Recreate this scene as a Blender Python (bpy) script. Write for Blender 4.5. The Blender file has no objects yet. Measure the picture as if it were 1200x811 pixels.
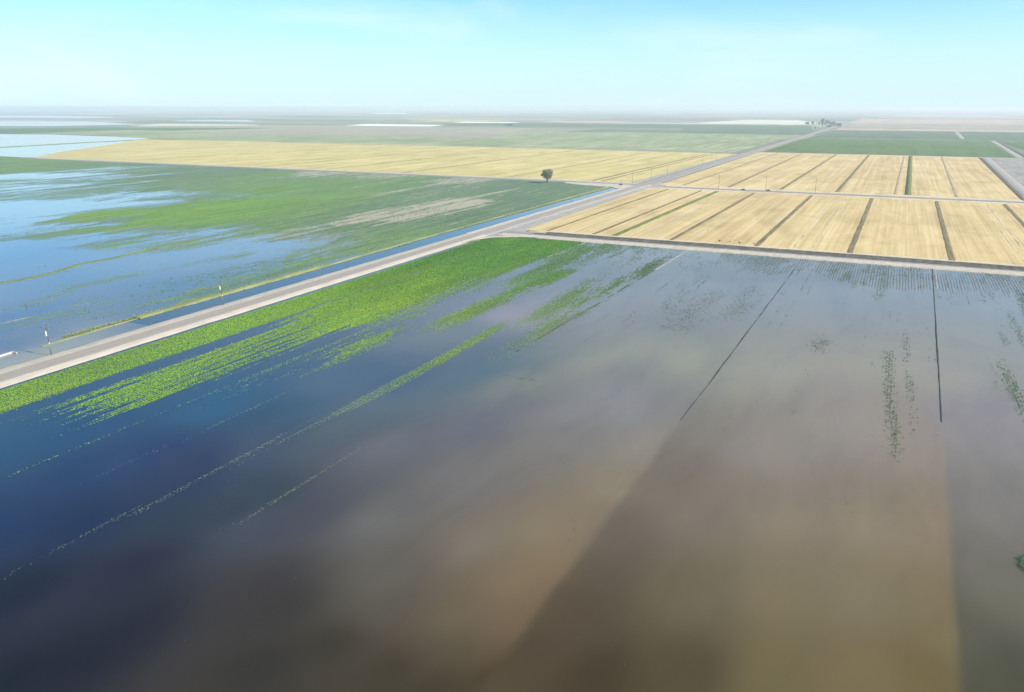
import bpy, bmesh, math, random
import numpy as np
from mathutils import Vector, Matrix

random.seed(4); RNG = np.random.default_rng(7)
S = bpy.context.scene
COL = S.collection

# ------------------------------------------------------------------ camera
# world axes: +Y runs along the paved road, +X runs to the right of it, metres, water level z = 0
CAM_Z, F_PX, CX, CY, HORIZON = 90.0, 900.0, 600.0, 405.5, 126.0
PITCH = math.atan((CY - HORIZON) / F_PX)
YAW = math.radians(26.116)
cam_data = bpy.data.cameras.new('camera'); cam = bpy.data.objects.new('camera', cam_data); COL.objects.link(cam)
cam.location = (0, 0, CAM_Z); cam.rotation_euler = (math.pi/2 - PITCH, 0, YAW)
cam_data.sensor_width = 36.0; cam_data.lens = 27.0; cam_data.clip_start = 0.5; cam_data.clip_end = 200000
S.camera = cam

def g(px, py, z=0.0):
    """survey point read off the photograph -> metres on the level at height z"""
    u = (px - CX) / F_PX; v = (py - CY) / F_PX
    f = math.cos(PITCH) - v*math.sin(PITCH); d = math.sin(PITCH) + v*math.cos(PITCH)
    t = (CAM_Z - z) / d; r = u*t; f *= t
    return (r*math.cos(YAW) - f*math.sin(YAW), r*math.sin(YAW) + f*math.cos(YAW))

# ------------------------------------------------------------------ numpy noise
def _hash(ix, iy, seed):
    h = (ix.astype(np.int64)*374761393 + iy.astype(np.int64)*668265263 + seed*974634777) & 0x7fffffff
    h = ((h ^ (h >> 13)) * 1274126177) & 0x7fffffff
    return ((h ^ (h >> 16)) & 0xffff) / 65535.0
def vnoise(x, y, seed=0):
    ix = np.floor(x); iy = np.floor(y); fx = x-ix; fy = y-iy
    fx = fx*fx*(3-2*fx); fy = fy*fy*(3-2*fy)
    a = _hash(ix, iy, seed); b = _hash(ix+1, iy, seed); c = _hash(ix, iy+1, seed); d = _hash(ix+1, iy+1, seed)
    return (a*(1-fx)+b*fx)*(1-fy) + (c*(1-fx)+d*fx)*fy
def fbm(x, y, seed=0, octs=4):
    s = 0; a = 0.5; n = 0
    for k in range(octs):
        s = s + a*vnoise(x, y, seed+k*17); n += a; a *= 0.55; x = x*2.03+11.3; y = y*2.03+5.7
    return s/n
def sstep(a, b, x):
    t = np.clip((x-a)/(b-a), 0, 1); return t*t*(3-2*t)
def idw(X, Y, pts, vals, sx=1.0, sy=0.35, p=2.6, soft=4.0):
    """smooth interpolation of surveyed values, stretched along the crop rows"""
    out = np.zeros((X.size, vals.shape[1])); w = np.zeros(X.size)
    for (px, py), v in zip(pts, vals):
        d2 = ((X-px)*sx)**2 + ((Y-py)*sy)**2 + soft*soft
        k = d2**(-p/2*1.0)
        out += k[:, None]*v[None, :]; w += k
    return out / w[:, None]

# ------------------------------------------------------------------ object helpers
def tag(o, label=None, cat=None, group=None, kind=None):
    if label: o['label'] = label
    if cat: o['category'] = cat
    if group: o['group'] = group
    if kind: o['kind'] = kind
    return o
def link(name, me, mats, parent=None):
    o = bpy.data.objects.new(name, me); COL.objects.link(o)
    for m in (mats if isinstance(mats, (list, tuple)) else [mats]): me.materials.append(m)
    if parent: o.parent = parent
    return o
def empty(name, loc, rz=0):
    o = bpy.data.objects.new(name, None); COL.objects.link(o); o.location = loc; o.rotation_euler = (0, 0, rz)
    o.empty_display_size = 0.5
    return o
def from_np(name, V, Fq, mats, parent=None, colors=None, attrs=None, smooth=False, mat_idx=None):
    """mesh from arrays: V (n,3), Fq (m,k) all faces with k corners"""
    me = bpy.data.meshes.new(name)
    V = np.asarray(V, np.float32); Fq = np.asarray(Fq, np.int32); m, k = Fq.shape
    me.vertices.add(len(V)); me.vertices.foreach_set('co', V.ravel())
    me.loops.add(m*k); me.loops.foreach_set('vertex_index', Fq.ravel())
    me.polygons.add(m); me.polygons.foreach_set('loop_start', np.arange(0, m*k, k, dtype=np.int32))
    if smooth: me.polygons.foreach_set('use_smooth', np.ones(m, bool))
    if mat_idx is not None: me.polygons.foreach_set('material_index', np.asarray(mat_idx, np.int32))
    for nm, c in (colors or {}).items():
        a = me.attributes.new(nm, 'FLOAT_COLOR', 'POINT')
        a.data.foreach_set('color', np.concatenate([c, np.ones((len(c), 1))], 1).astype(np.float32).ravel())
    for nm, c in (attrs or {}).items():
        a = me.attributes.new(nm, 'FLOAT', 'POINT'); a.data.foreach_set('value', np.asarray(c, np.float32))
    me.update(calc_edges=True); me.validate()
    return link(name, me, mats, parent)
def obj(name, bm, mats, parent=None, smooth=False):
    me = bpy.data.meshes.new(name)
    bmesh.ops.recalc_face_normals(bm, faces=bm.faces[:])
    bm.to_mesh(me); bm.free()
    if smooth:
        for p in me.polygons: p.use_smooth = True
    return link(name, me, mats, parent)
def box(bm, c, s, bevel=0.0, rz=0.0):
    r = bmesh.ops.create_cube(bm, size=1.0, matrix=Matrix.Translation(c) @ Matrix.Rotation(rz, 4, 'Z') @ Matrix.Diagonal((*s, 1)))
    if bevel > 0:
        es = list({e for v in r['verts'] for e in v.link_edges})
        bmesh.ops.bevel(bm, geom=es, offset=bevel, segments=1, affect='EDGES')
def tube(bm, path, radii, n=8):
    """tapered tube along a path, capped"""
    rings = []
    for i, p in enumerate(path):
        p = Vector(p)
        d = (Vector(path[min(i+1, len(path)-1)]) - Vector(path[max(i-1, 0)])).normalized()
        a = d.orthogonal().normalized() if abs(d.z) < .95 else Vector((1, 0, 0)); a = (a - d*a.dot(d)).normalized(); b = d.cross(a)
        rings.append([bm.verts.new(p + (a*math.cos(t) + b*math.sin(t))*radii[i]) for t in (2*math.pi*k/n for k in range(n))])
    for r0, r1 in zip(rings, rings[1:]):
        for k in range(n): bm.faces.new((r0[k], r0[(k+1) % n], r1[(k+1) % n], r1[k]))
    bm.faces.new(rings[0][::-1]); bm.faces.new(rings[-1])
def sheet(name, poly, z, mat, z_bottom=None):
    """one level field or surface with the outline poly, and sloping sides down to z_bottom"""
    bm = bmesh.new()
    top = [bm.verts.new((x, y, z)) for x, y in poly]; bm.faces.new(top)
    if z_bottom is not None:
        cx = sum(p[0] for p in poly)/len(poly); cy = sum(p[1] for p in poly)/len(poly)
        low = []
        for x, y in poly:
            d = math.hypot(x-cx, y-cy); k = 1 + (z - z_bottom)*1.5/d
            low.append(bm.verts.new((cx+(x-cx)*k, cy+(y-cy)*k, z_bottom)))
        n = len(poly)
        for i in range(n): bm.faces.new((top[i], top[(i+1) % n], low[(i+1) % n], low[i]))
    bmesh.ops.triangulate(bm, faces=[f for f in bm.faces if len(f.verts) > 4])
    o = obj(name, bm, mat)
    if sum((poly[i][0]*poly[(i+1) % len(poly)][1]-poly[(i+1) % len(poly)][0]*poly[i][1]) for i in range(len(poly))) < 0: pass
    return tag(o, kind='structure')
def ridge(name, path, profile, mat, step=6.0, wob=0.25, hwob=0.15, seed=1):
    """long bank: profile [(offset, height)] swept along a path, with an uneven edge"""
    P = []
    for (x0, y0), (x1, y1) in zip(path, path[1:]):
        n = max(1, int(math.hypot(x1-x0, y1-y0)/step))
        for i in range(n): P.append((x0+(x1-x0)*i/n, y0+(y1-y0)*i/n))
    P.append(path[-1]); P = np.array(P)
    T = np.gradient(P, axis=0); T /= np.linalg.norm(T, axis=1)[:, None]; N = np.stack([T[:, 1], -T[:, 0]], 1)
    k = len(profile); n = len(P); V = np.zeros((n, k, 3)); s = np.arange(n)*step
    for j, (off, h) in enumerate(profile):
        e = (fbm(s*0.09, s*0+j*3.1, seed+j)-.5)*2*wob
        V[:, j, :2] = P + N*(off+e)[:, None]
        V[:, j, 2] = h + (fbm(s*0.05, s*0+7.7, seed+50)-.5)*2*hwob*(1 if 0 < j < k-1 else 0)
    idx = np.arange(n*k).reshape(n, k)
    Fq = np.stack([idx[:-1, :-1], idx[:-1, 1:], idx[1:, 1:], idx[1:, :-1]], -1).reshape(-1, 4)
    return tag(from_np(name, V.reshape(-1, 3), Fq[:, ::-1] if False else Fq, mat), kind='structure')

# ------------------------------------------------------------------ materials
def mat(name):
    m = bpy.data.materials.new(name); m.use_nodes = True; nt = m.node_tree
    return m, nt, nt.nodes['Principled BSDF']
def N(nt, t, **kw):
    n = nt.nodes.new(t)
    for k, v in kw.items():
        if k.startswith('i_'): n.inputs[int(k[2:])].default_value = v
        else: setattr(n, k, v)
    return n
def L(nt, a, b): nt.links.new(a, b)
def coords(nt, scale, loc=(0, 0, 0)):
    tc = N(nt, 'ShaderNodeNewGeometry'); mp = N(nt, 'ShaderNodeMapping'); mp.inputs['Scale'].default_value = scale; mp.inputs['Location'].default_value = loc
    L(nt, tc.outputs['Position'], mp.inputs['Vector']); return mp.outputs['Vector']
def noise(nt, scale, detail=4, rough=.6, dist=0.0, loc=(0, 0, 0)):
    n = N(nt, 'ShaderNodeTexNoise'); n.inputs['Scale'].default_value = 1.0; n.inputs['Detail'].default_value = detail
    n.inputs['Roughness'].default_value = rough; n.inputs['Distortion'].default_value = dist
    L(nt, coords(nt, scale, loc), n.inputs['Vector']); return n.outputs['Fac']
def ramp(nt, fac, stops):
    r = N(nt, 'ShaderNodeValToRGB'); cr = r.color_ramp
    while len(cr.elements) > 1: cr.elements.remove(cr.elements[-1])
    cr.elements[0].position = stops[0][0]; cr.elements[0].color = (*stops[0][1], 1)
    for p, c in stops[1:]:
        e = cr.elements.new(p); e.color = (*c, 1)
    L(nt, fac, r.inputs['Fac']); return r.outputs['Color']
def mixc(nt, fac, a, b, mode='MIX'):
    m = N(nt, 'ShaderNodeMix', data_type='RGBA', blend_type=mode)
    for s, v in ((m.inputs[0], fac), (m.inputs[6], a), (m.inputs[7], b)):
        if isinstance(v, (int, float)): s.default_value = v
        elif isinstance(v, tuple): s.default_value = (*v, 1)
        else: L(nt, v, s)
    return m.outputs[2]
def math_(nt, op, a, b=0.0, clamp=False):
    m = N(nt, 'ShaderNodeMath', operation=op, use_clamp=clamp)
    for s, v in ((m.inputs[0], a), (m.inputs[1], b)):
        if isinstance(v, (int, float)): s.default_value = v
        else: L(nt, v, s)
    return m.outputs[0]
def smooth(nt, x, lo, hi):
    m = N(nt, 'ShaderNodeMapRange', interpolation_type='SMOOTHSTEP'); L(nt, x, m.inputs[0]); m.inputs[1].default_value = lo; m.inputs[2].default_value = hi
    return m.outputs[0]
def attr(nt, name, out='Fac'):
    a = N(nt, 'ShaderNodeAttribute', attribute_name=name); return a.outputs[out]
def plain(name, col, rough=.8, var=.25, scale=(2, 2, 2), spec=.3, metal=0.0):
    m, nt, b = mat(name); n = noise(nt, scale, 4)
    c0 = tuple(v*(1-var) for v in col); c1 = tuple(min(1, v*(1+var)) for v in col)
    L(nt, ramp(nt, n, [(.3, c0), (.7, c1)]), b.inputs['Base Color'])
    b.inputs['Roughness'].default_value = rough; b.inputs['Specular IOR Level'].default_value = spec; b.inputs['Metallic'].default_value = metal
    return m
def rows(name, dark, mid, light, sx=.25, sy=.003, fine=1.0, patch=.012):
    """farmed ground: streaks along the rows, broad patches and fine grain"""
    m, nt, b = mat(name)
    st = noise(nt, (sx, sy, .1), 5, .65); pa = noise(nt, (patch, patch*.4, .1), 4, .55, loc=(31, 7, 0)); fi = noise(nt, (fine, fine*.16, .3), 3, .6, loc=(5, 3, 1))
    th = noise(nt, (sx*2.6, sy*.7, .1), 3, .7, loc=(77, 13, 0)); wk = noise(nt, (patch*3, patch*1.2, .1), 4, .6, .8, loc=(3, 41, 0))
    f = math_(nt, 'ADD', math_(nt, 'ADD', math_(nt, 'MULTIPLY', st, .42), math_(nt, 'MULTIPLY', th, .22)), math_(nt, 'ADD', math_(nt, 'MULTIPLY', pa, .22), math_(nt, 'MULTIPLY', fi, .14)))
    c = ramp(nt, f, [(.38, dark), (.5, mid), (.62, light)])
    L(nt, mixc(nt, 1.0, c, ramp(nt, wk, [(.32, (.80, .79, .78)), (.55, (1, 1, 1))]), 'MULTIPLY'), b.inputs['Base Color'])
    b.inputs['Roughness'].default_value = .95; b.inputs['Specular IOR Level'].default_value = .1
    return m
def water_nodes(nt, b, color_socket):
    """flood water: a muddy body under a glossy surface"""
    b.inputs['Roughness'].default_value = .05; b.inputs['IOR'].default_value = 1.333; b.inputs['Specular IOR Level'].default_value = .5
    if isinstance(color_socket, tuple): b.inputs['Base Color'].default_value = (*color_socket, 1)
    else: L(nt, color_socket, b.inputs['Base Color'])
    bp = N(nt, 'ShaderNodeBump'); bp.inputs['Strength'].default_value = .05; bp.inputs['Distance'].default_value = .25
    w = noise(nt, (.35, .35, 1), 3, .6); L(nt, w, bp.inputs['Height']); L(nt, bp.outputs[0], b.inputs['Normal'])

M = {}
M['straw'] = rows('straw', (.42, .29, .135), (.58, .43, .205), (.69, .545, .295), .22, .0035, 1.1)
M['straw_far'] = rows('straw_left', (.41, .335, .125), (.55, .445, .18), (.66, .56, .27), .06, .003, .5)
M['stubble'] = rows('stubble_margin', (.50, .40, .25), (.58, .48, .31), (.64, .55, .38), .2, .05, 1.2)
M['green_far'] = rows('green_far', (.06, .12, .03), (.085, .155, .042), (.115, .19, .065), .03, .002, .4, .004)
M['green_blue'] = rows('green_blue', (.075, .125, .07), (.10, .15, .085), (.13, .18, .11), .02, .002, .2, .003)
M['pasture'] = rows('pasture', (.14, .19, .085), (.26, .30, .155), (.44, .43, .28), .06, .006, .25, .006)
M['fallow'] = rows('fallow', (.22, .205, .18), (.30, .28, .25), (.40, .37, .33), .08, .02, .6, .03)
M['fallow_tan'] = rows('fallow_tan', (.26, .23, .17), (.33, .30, .22), (.40, .36, .27), .03, .004, .3, .005)
M['pink_soil'] = rows('pink_soil', (.40, .27, .20), (.48, .34, .26), (.56, .42, .33), .02, .003, .2, .003)
M['brown_soil'] = rows('brown_soil', (.17, .14, .13), (.22, .18, .16), (.28, .23, .20), .02, .003, .2, .003)
M['white_flat'] = plain('salt_flat', (.78, .76, .70), .9, .08, (.01, .01, .01), .1)
M['dirt_pale'] = plain('pale_dirt', (.49, .425, .34), .95, .14, (.35, .09, .4), .1)
M['dirt_grey'] = plain('grey_dirt', (.27, .245, .225), .95, .2, (.3, .06, .4), .1)
M['verge_dark'] = plain('weedy_verge', (.115, .105, .085), .95, .4, (.35, .05, .4), .1)
M['ditch'] = plain('ditch_earth', (.20, .155, .085), .95, .35, (.5, .04, .4), .1)
M['dry_ditch'] = plain('dry_ditch', (.36, .28, .17), .95, .25, (.5, .04, .4), .1)
M['dark_ditch'] = plain('dark_ditch', (.05, .07, .03), .95, .3, (.5, .04, .4), .1)
M['ditch_green'] = plain('ditch_weeds', (.17, .19, .055), .95, .35, (.5, .06, .4), .1)
M['levee'] = plain('levee_mud', (.045, .045, .042), .9, .35, (.5, .06, .4), .2)
M['levee_grass'] = plain('levee_grass', (.16, .21, .06), .95, .35, (.4, .05, .4), .1)
M['gravel'] = plain('gravel', (.35, .315, .275), .95, .15, (.3, .06, .4), .1)
M['cream'] = plain('cream_field', (.62, .57, .44), .95, .1, (.01, .01, .01), .1)
M['bank_grass'] = plain('bank_grass', (.27, .28, .12), .95, .35, (.3, .05, .4), .1)
M['wet_soil'] = plain('wet_soil', (.115, .11, .098), .7, .3, (.4, .1, .4), .3)
M['mud'] = plain('wet_mud', (.20, .19, .155), .55, .25, (.12, .04, .4), .4)

m, nt, b = mat('asphalt'); M['asphalt'] = m
n1 = noise(nt, (1.1, .02, .2), 5, .65); n2 = noise(nt, (2.5, 2.5, 1), 3)
L(nt, ramp(nt, math_(nt, 'ADD', math_(nt, 'MULTIPLY', n1, .7), math_(nt, 'MULTIPLY', n2, .3)), [(.3, (.25, .212, .178)), (.5, (.31, .266, .225)), (.7, (.38, .33, .285))]), b.inputs['Base Color'])
b.inputs['Roughness'].default_value = .85
M['line_white'] = plain('road_paint_white', (.62, .60, .55), .7, .2, (.6, .6, .6))
M['line_yellow'] = plain('road_paint_yellow', (.50, .36, .10), .7, .2, (.6, .6, .6))

# flooded field near the camera: the colour of the water body is a surveyed map, mud plus painted-in sky reflection
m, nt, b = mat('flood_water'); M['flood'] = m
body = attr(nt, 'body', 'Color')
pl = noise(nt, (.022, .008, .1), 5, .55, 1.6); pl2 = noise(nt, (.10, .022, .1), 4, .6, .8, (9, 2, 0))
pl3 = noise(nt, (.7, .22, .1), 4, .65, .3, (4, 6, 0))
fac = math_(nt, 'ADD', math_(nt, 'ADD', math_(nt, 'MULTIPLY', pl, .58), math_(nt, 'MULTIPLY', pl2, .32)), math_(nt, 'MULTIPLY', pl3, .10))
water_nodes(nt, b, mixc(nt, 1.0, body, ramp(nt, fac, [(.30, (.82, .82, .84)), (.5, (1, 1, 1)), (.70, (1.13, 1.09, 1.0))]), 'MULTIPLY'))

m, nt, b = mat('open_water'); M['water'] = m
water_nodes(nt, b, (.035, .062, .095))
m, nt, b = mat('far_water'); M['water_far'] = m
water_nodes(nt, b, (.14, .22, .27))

# flooded crop land: water, green growth and dry soil mixed by surveyed cover
m, nt, b = mat('flooded_crop'); M['flooded_crop'] = m
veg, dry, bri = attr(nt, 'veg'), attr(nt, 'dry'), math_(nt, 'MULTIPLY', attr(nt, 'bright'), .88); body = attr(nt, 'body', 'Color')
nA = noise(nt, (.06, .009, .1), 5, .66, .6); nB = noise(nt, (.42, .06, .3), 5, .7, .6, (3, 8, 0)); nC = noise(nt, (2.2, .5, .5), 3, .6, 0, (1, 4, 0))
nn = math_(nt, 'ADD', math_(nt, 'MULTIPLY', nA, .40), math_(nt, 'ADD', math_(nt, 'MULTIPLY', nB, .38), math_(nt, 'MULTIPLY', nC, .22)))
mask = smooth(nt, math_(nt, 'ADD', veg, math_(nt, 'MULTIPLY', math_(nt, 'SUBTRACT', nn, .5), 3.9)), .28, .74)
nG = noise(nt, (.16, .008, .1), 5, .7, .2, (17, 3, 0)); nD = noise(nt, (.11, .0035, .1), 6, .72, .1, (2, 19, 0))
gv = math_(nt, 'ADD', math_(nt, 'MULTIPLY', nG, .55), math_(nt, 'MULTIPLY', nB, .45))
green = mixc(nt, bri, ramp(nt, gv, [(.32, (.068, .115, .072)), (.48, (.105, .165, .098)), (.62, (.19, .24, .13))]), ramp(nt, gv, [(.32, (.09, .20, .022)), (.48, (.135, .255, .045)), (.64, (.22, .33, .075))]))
dmask = smooth(nt, math_(nt, 'ADD', math_(nt, 'MULTIPLY', dry, .58), math_(nt, 'ADD', math_(nt, 'MULTIPLY', math_(nt, 'SUBTRACT', nD, .5), 1.9), math_(nt, 'ADD', math_(nt, 'MULTIPLY', math_(nt, 'SUBTRACT', nB, .5), 1.5), math_(nt, 'MULTIPLY', math_(nt, 'SUBTRACT', nC, .5), .7)))), .36, .54)
land = mixc(nt, dmask, green, ramp(nt, nC, [(.3, (.27, .245, .17)), (.7, (.47, .42, .31))]))
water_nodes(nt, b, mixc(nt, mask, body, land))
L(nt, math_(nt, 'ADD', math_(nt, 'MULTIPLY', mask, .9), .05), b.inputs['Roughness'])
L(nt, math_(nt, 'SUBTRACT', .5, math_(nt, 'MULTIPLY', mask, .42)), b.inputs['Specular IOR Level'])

# distant plain: a patchwork of half-mile parcels
m, nt, b = mat('plain'); M['plain'] = m
geo = N(nt, 'ShaderNodeNewGeometry'); sep = N(nt, 'ShaderNodeSeparateXYZ'); L(nt, geo.outputs['Position'], sep.inputs[0])
cmb = N(nt, 'ShaderNodeCombineXYZ')
iy = math_(nt, 'FLOOR', math_(nt, 'DIVIDE', math_(nt, 'ADD', sep.outputs[1], -118.0), 402.3))
L(nt, iy, cmb.inputs[1])
L(nt, math_(nt, 'FLOOR', math_(nt, 'DIVIDE', math_(nt, 'ADD', sep.outputs[0], math_(nt, 'MULTIPLY', iy, 5000.0)), 1609.3)), cmb.inputs[0])
wn = N(nt, 'ShaderNodeTexWhiteNoise', noise_dimensions='3D'); L(nt, cmb.outputs[0], wn.inputs['Vector'])
cell = ramp(nt, wn.outputs['Value'], [(0, (.13, .18, .10)), (.22, (.20, .24, .14)), (.42, (.28, .27, .20)), (.58, (.16, .22, .13)), (.74, (.36, .31, .24)), (.86, (.22, .20, .19)), (.95, (.50, .46, .40))])
nt.nodes[-1]
st = noise(nt, (.01, .0012, .1), 4, .6)
L(nt, mixc(nt, 1.0, cell, ramp(nt, st, [(.3, (.8, .8, .8)), (.7, (1, 1, 1))]), 'MULTIPLY'), b.inputs['Base Color'])
b.inputs['Roughness'].default_value = .95; b.inputs['Specular IOR Level'].default_value = .05

def leaf_mat(name, transl=.35):
    m, nt, b = mat(name); c = attr(nt, 'tint', 'Color')
    L(nt, c, b.inputs['Base Color']); b.inputs['Roughness'].default_value = .7; b.inputs['Specular IOR Level'].default_value = .2
    tr = N(nt, 'ShaderNodeBsdfTranslucent'); L(nt, c, tr.inputs['Color'])
    mx = N(nt, 'ShaderNodeMixShader'); mx.inputs[0].default_value = transl
    L(nt, b.outputs[0], mx.inputs[1]); L(nt, tr.outputs[0], mx.inputs[2]); L(nt, mx.outputs[0], nt.nodes['Material Output'].inputs['Surface'])
    return m
M['leaf'] = leaf_mat('crop_leaf', .15); M['tree_leaf'] = leaf_mat('tree_leaf', .3)
M['wood'] = plain('pole_wood', (.13, .10, .08), .9, .35, (8, 8, .8))
M['wood_pale'] = plain('pole_wood_weathered', (.30, .27, .23), .9, .3, (8, 8, .8))
M['bark'] = plain('bark', (.12, .095, .07), .95, .3, (3, 3, 1))
M['white_metal'] = plain('white_enamel', (.82, .83, .84), .35, .04, (2, 2, 2), .5)
M['grey_metal'] = plain('galvanised_steel', (.45, .46, .47), .45, .1, (4, 4, 4), .5, .6)
M['ceramic'] = plain('insulator_glaze', (.62, .65, .70), .25, .08, (6, 6, 6), .5)
M['concrete'] = plain('concrete', (.52, .49, .44), .9, .18, (1.2, 1.2, 1.2))
M['car_white'] = plain('car_paint_white', (.80, .80, .80), .25, .03, (1, 1, 1), .5)
M['car_dark'] = plain('car_paint_dark', (.030, .031, .036), .25, .1, (1, 1, 1), .5)
M['glass'] = plain('tinted_glass', (.02, .025, .03), .08, .1, (1, 1, 1), .6)
M['rubber'] = plain('tyre_rubber', (.02, .02, .02), .8, .2, (5, 5, 5))
M['lamp'] = plain('lamp_lens', (.7, .7, .66), .15, .05, (5, 5, 5), .6)
M['feather'] = plain('dark_feathers', (.035, .022, .014), .7, .3, (9, 9, 9))
M['house_wall'] = plain('white_siding', (.74, .73, .70), .8, .08, (.8, .8, .8))
M['house_roof'] = plain('metal_roof', (.62, .63, .64), .5, .1, (.8, .8, .8), .5)
M['house_dark'] = plain('dark_opening', (.04, .045, .05), .3, .1, (1, 1, 1), .5)

# ------------------------------------------------------------------ the plain and the far parcels
def big_ground():
    rad = [0, 300, 800, 1600, 3000, 6000, 12000, 24000, 40000, 60000]; n = 64
    V = [(0, 0, -.9)]; Fq = []
    for r in rad[1:]:
        for k in range(n): V.append((r*math.cos(2*math.pi*k/n), r*math.sin(2*math.pi*k/n), -.9))
    for k in range(n): Fq.append((0, 1+k, 1+(k+1) % n, 1+(k+1) % n))
    bm = bmesh.new(); vs = [bm.verts.new(v) for v in V]
    for k in range(n): bm.faces.new((vs[0], vs[1+k], vs[1+(k+1) % n]))
    for j in range(len(rad)-2):
        for k in range(n):
            a = 1+j*n+k; b2 = 1+j*n+(k+1) % n
            bm.faces.new((vs[a], vs[a+n], vs[b2+n], vs[b2]))
    tag(obj('ground', bm, M['plain']), kind='structure')
big_ground()

def quad(name, pts, z, m): return sheet(name, [g(*p) for p in pts], z, m)
ROAD_L, ROAD_R = -281.5, -262.5
Y1A, Y1B = 512.0, 536.0      # first cross road
Y2A, Y2B = 893.0, 934.0      # second cross road
Y3 = 1722.0                  # third cross road

# beyond the third cross road
sheet('green_field', [(-262, 1740), (226, 1740), (228, 2600), (-262, 2600)], -.2, M['green_far'])
sheet('far_green_field', [(-262, 2606), (900, 2606), (900, 3560), (-262, 3560)], -.3, M['green_blue'])
sheet('side_green_field', [(254, 1740), (1500, 1740), (1500, 2600), (246, 2600)], -.2, M['green_far'])
sheet('pink_field', [(-262, 3580), (1600, 3580), (1600, 3950), (-262, 3950)], -.3, M['pink_soil'])
sheet('tan_field', [(-262, 4000), (1500, 4000), (1500, 5000), (-262, 5000)], -.3, M['fallow_tan'])
sheet('far_pink_field', [(-300, 5050), (2600, 5050), (2600, 7200), (-300, 7200)], -.3, M['pink_soil'])
sheet('brown_field', [(1620, 3580), (4500, 3580), (4500, 5000), (1620, 5000)], -.3, M['brown_soil'])
sheet('pasture', [(-2400, 1660), (-312, 1645), (-312, 2900), (-2400, 2900)], -.3, M['pasture'])
sheet('far_pasture', [(-700, 2906), (-312, 2906), (-312, 3560), (-900, 3560)], -.3, M['green_blue'])
sheet('grey_field', [(-2900, 2150), (-1150, 2150), (-1500, 3300), (-3900, 3300)], -.15, M['fallow_tan'])
quad('green_strip_field', [(-80, 157), (60, 157), (190, 153.5), (330, 150), (120, 149.2), (-80, 151.5)], -.1, M['green_far'])
quad('bright_green_field', [(20, 156.5), (110, 158.5), (260, 155), (150, 152.2)], .0, M['pasture'])
quad('cream_field', [(150, 147.4), (305, 147.0), (300, 146), (190, 145.0)], -.1, M['cream'])
quad('salt_flat', [(404, 147.0), (440, 147.8), (505, 148.2), (522, 146.4), (430, 145.2)], -.1, M['white_flat'])
quad('salt_flat', [(430, 133.2), (478, 133.6), (476, 132.6), (440, 132.4)], -.1, M['white_flat'])
quad('cream_field', [(800, 144.9), (938, 146.2), (962, 144.6), (935, 140.6), (880, 140.2)], -.1, M['cream'])
quad('salt_flat', [(530, 144), (610, 144), (600, 142.8), (545, 142.6)], -.1, M['white_flat'])
quad('pink_field', [(628, 143.6), (722, 143.8), (740, 141.6), (650, 141.4)], -.1, M['pink_soil'])
quad('pale_field', [(1040, 135.8), (1200, 137.5), (1170, 136), (1050, 134.6)], -.1, M['dirt_pale'])
quad('dark_crop_field', [(590, 148), (800, 150), (800, 145.5), (600, 143.8)], -.2, M['green_blue'])
quad('dark_crop_field', [(800, 151.5), (952, 152.4), (950, 147), (800, 146)], -.2, M['green_blue'])
quad('dark_crop_field', [(500, 147), (600, 147.6), (600, 144.6), (520, 144.4)], -.2, M['green_blue'])
quad('dark_crop_field', [(330, 150.5), (420, 149.5), (400, 147.8), (350, 148.2)], -.2, M['green_blue'])
quad('brown_field', [(700, 141), (860, 142), (850, 138.6), (720, 137.6)], -.2, M['brown_soil'])
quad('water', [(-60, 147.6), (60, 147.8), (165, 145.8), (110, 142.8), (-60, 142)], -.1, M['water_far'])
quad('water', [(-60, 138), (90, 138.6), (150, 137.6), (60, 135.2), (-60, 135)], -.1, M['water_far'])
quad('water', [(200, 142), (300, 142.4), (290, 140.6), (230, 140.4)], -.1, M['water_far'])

pr = random.Random(21)
for q in range(70):
    yy = 3700*math.exp(pr.uniform(0, 1.25)); xx = pr.uniform(-1.35, .42)*yy - 250; ww = pr.choice((400, 800, 800, 1600)); hh = pr.choice((200, 400, 400, 800))*(1 if yy < 7000 else 1.6)
    if -420 < xx < 1700 and yy < 7300: continue
    if xx < -420 and xx+ww > -330: ww = -340-xx
    mm = pr.choice(('pink_soil', 'fallow_tan', 'green_blue', 'green_far', 'pasture', 'brown_soil', 'cream', 'fallow', 'green_blue', 'pasture', 'straw_far'))
    sheet('far_field', [(xx, yy), (xx+ww, yy), (xx+ww, yy+hh), (xx, yy+hh)], -.68+q*.004, M[mm])
# flooded land beyond the left fields
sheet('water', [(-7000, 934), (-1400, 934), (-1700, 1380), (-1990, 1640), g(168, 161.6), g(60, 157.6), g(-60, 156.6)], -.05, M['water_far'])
ridge('levee', [g(-120, 179), g(0, 172.8), g(100, 167.2), g(190, 162.6), g(240, 161.6)], [(-7, -.4), (-3, 1.0), (3, 1.0), (7, -.4)], M['levee_grass'], 25, .8, .2, 3)

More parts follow.
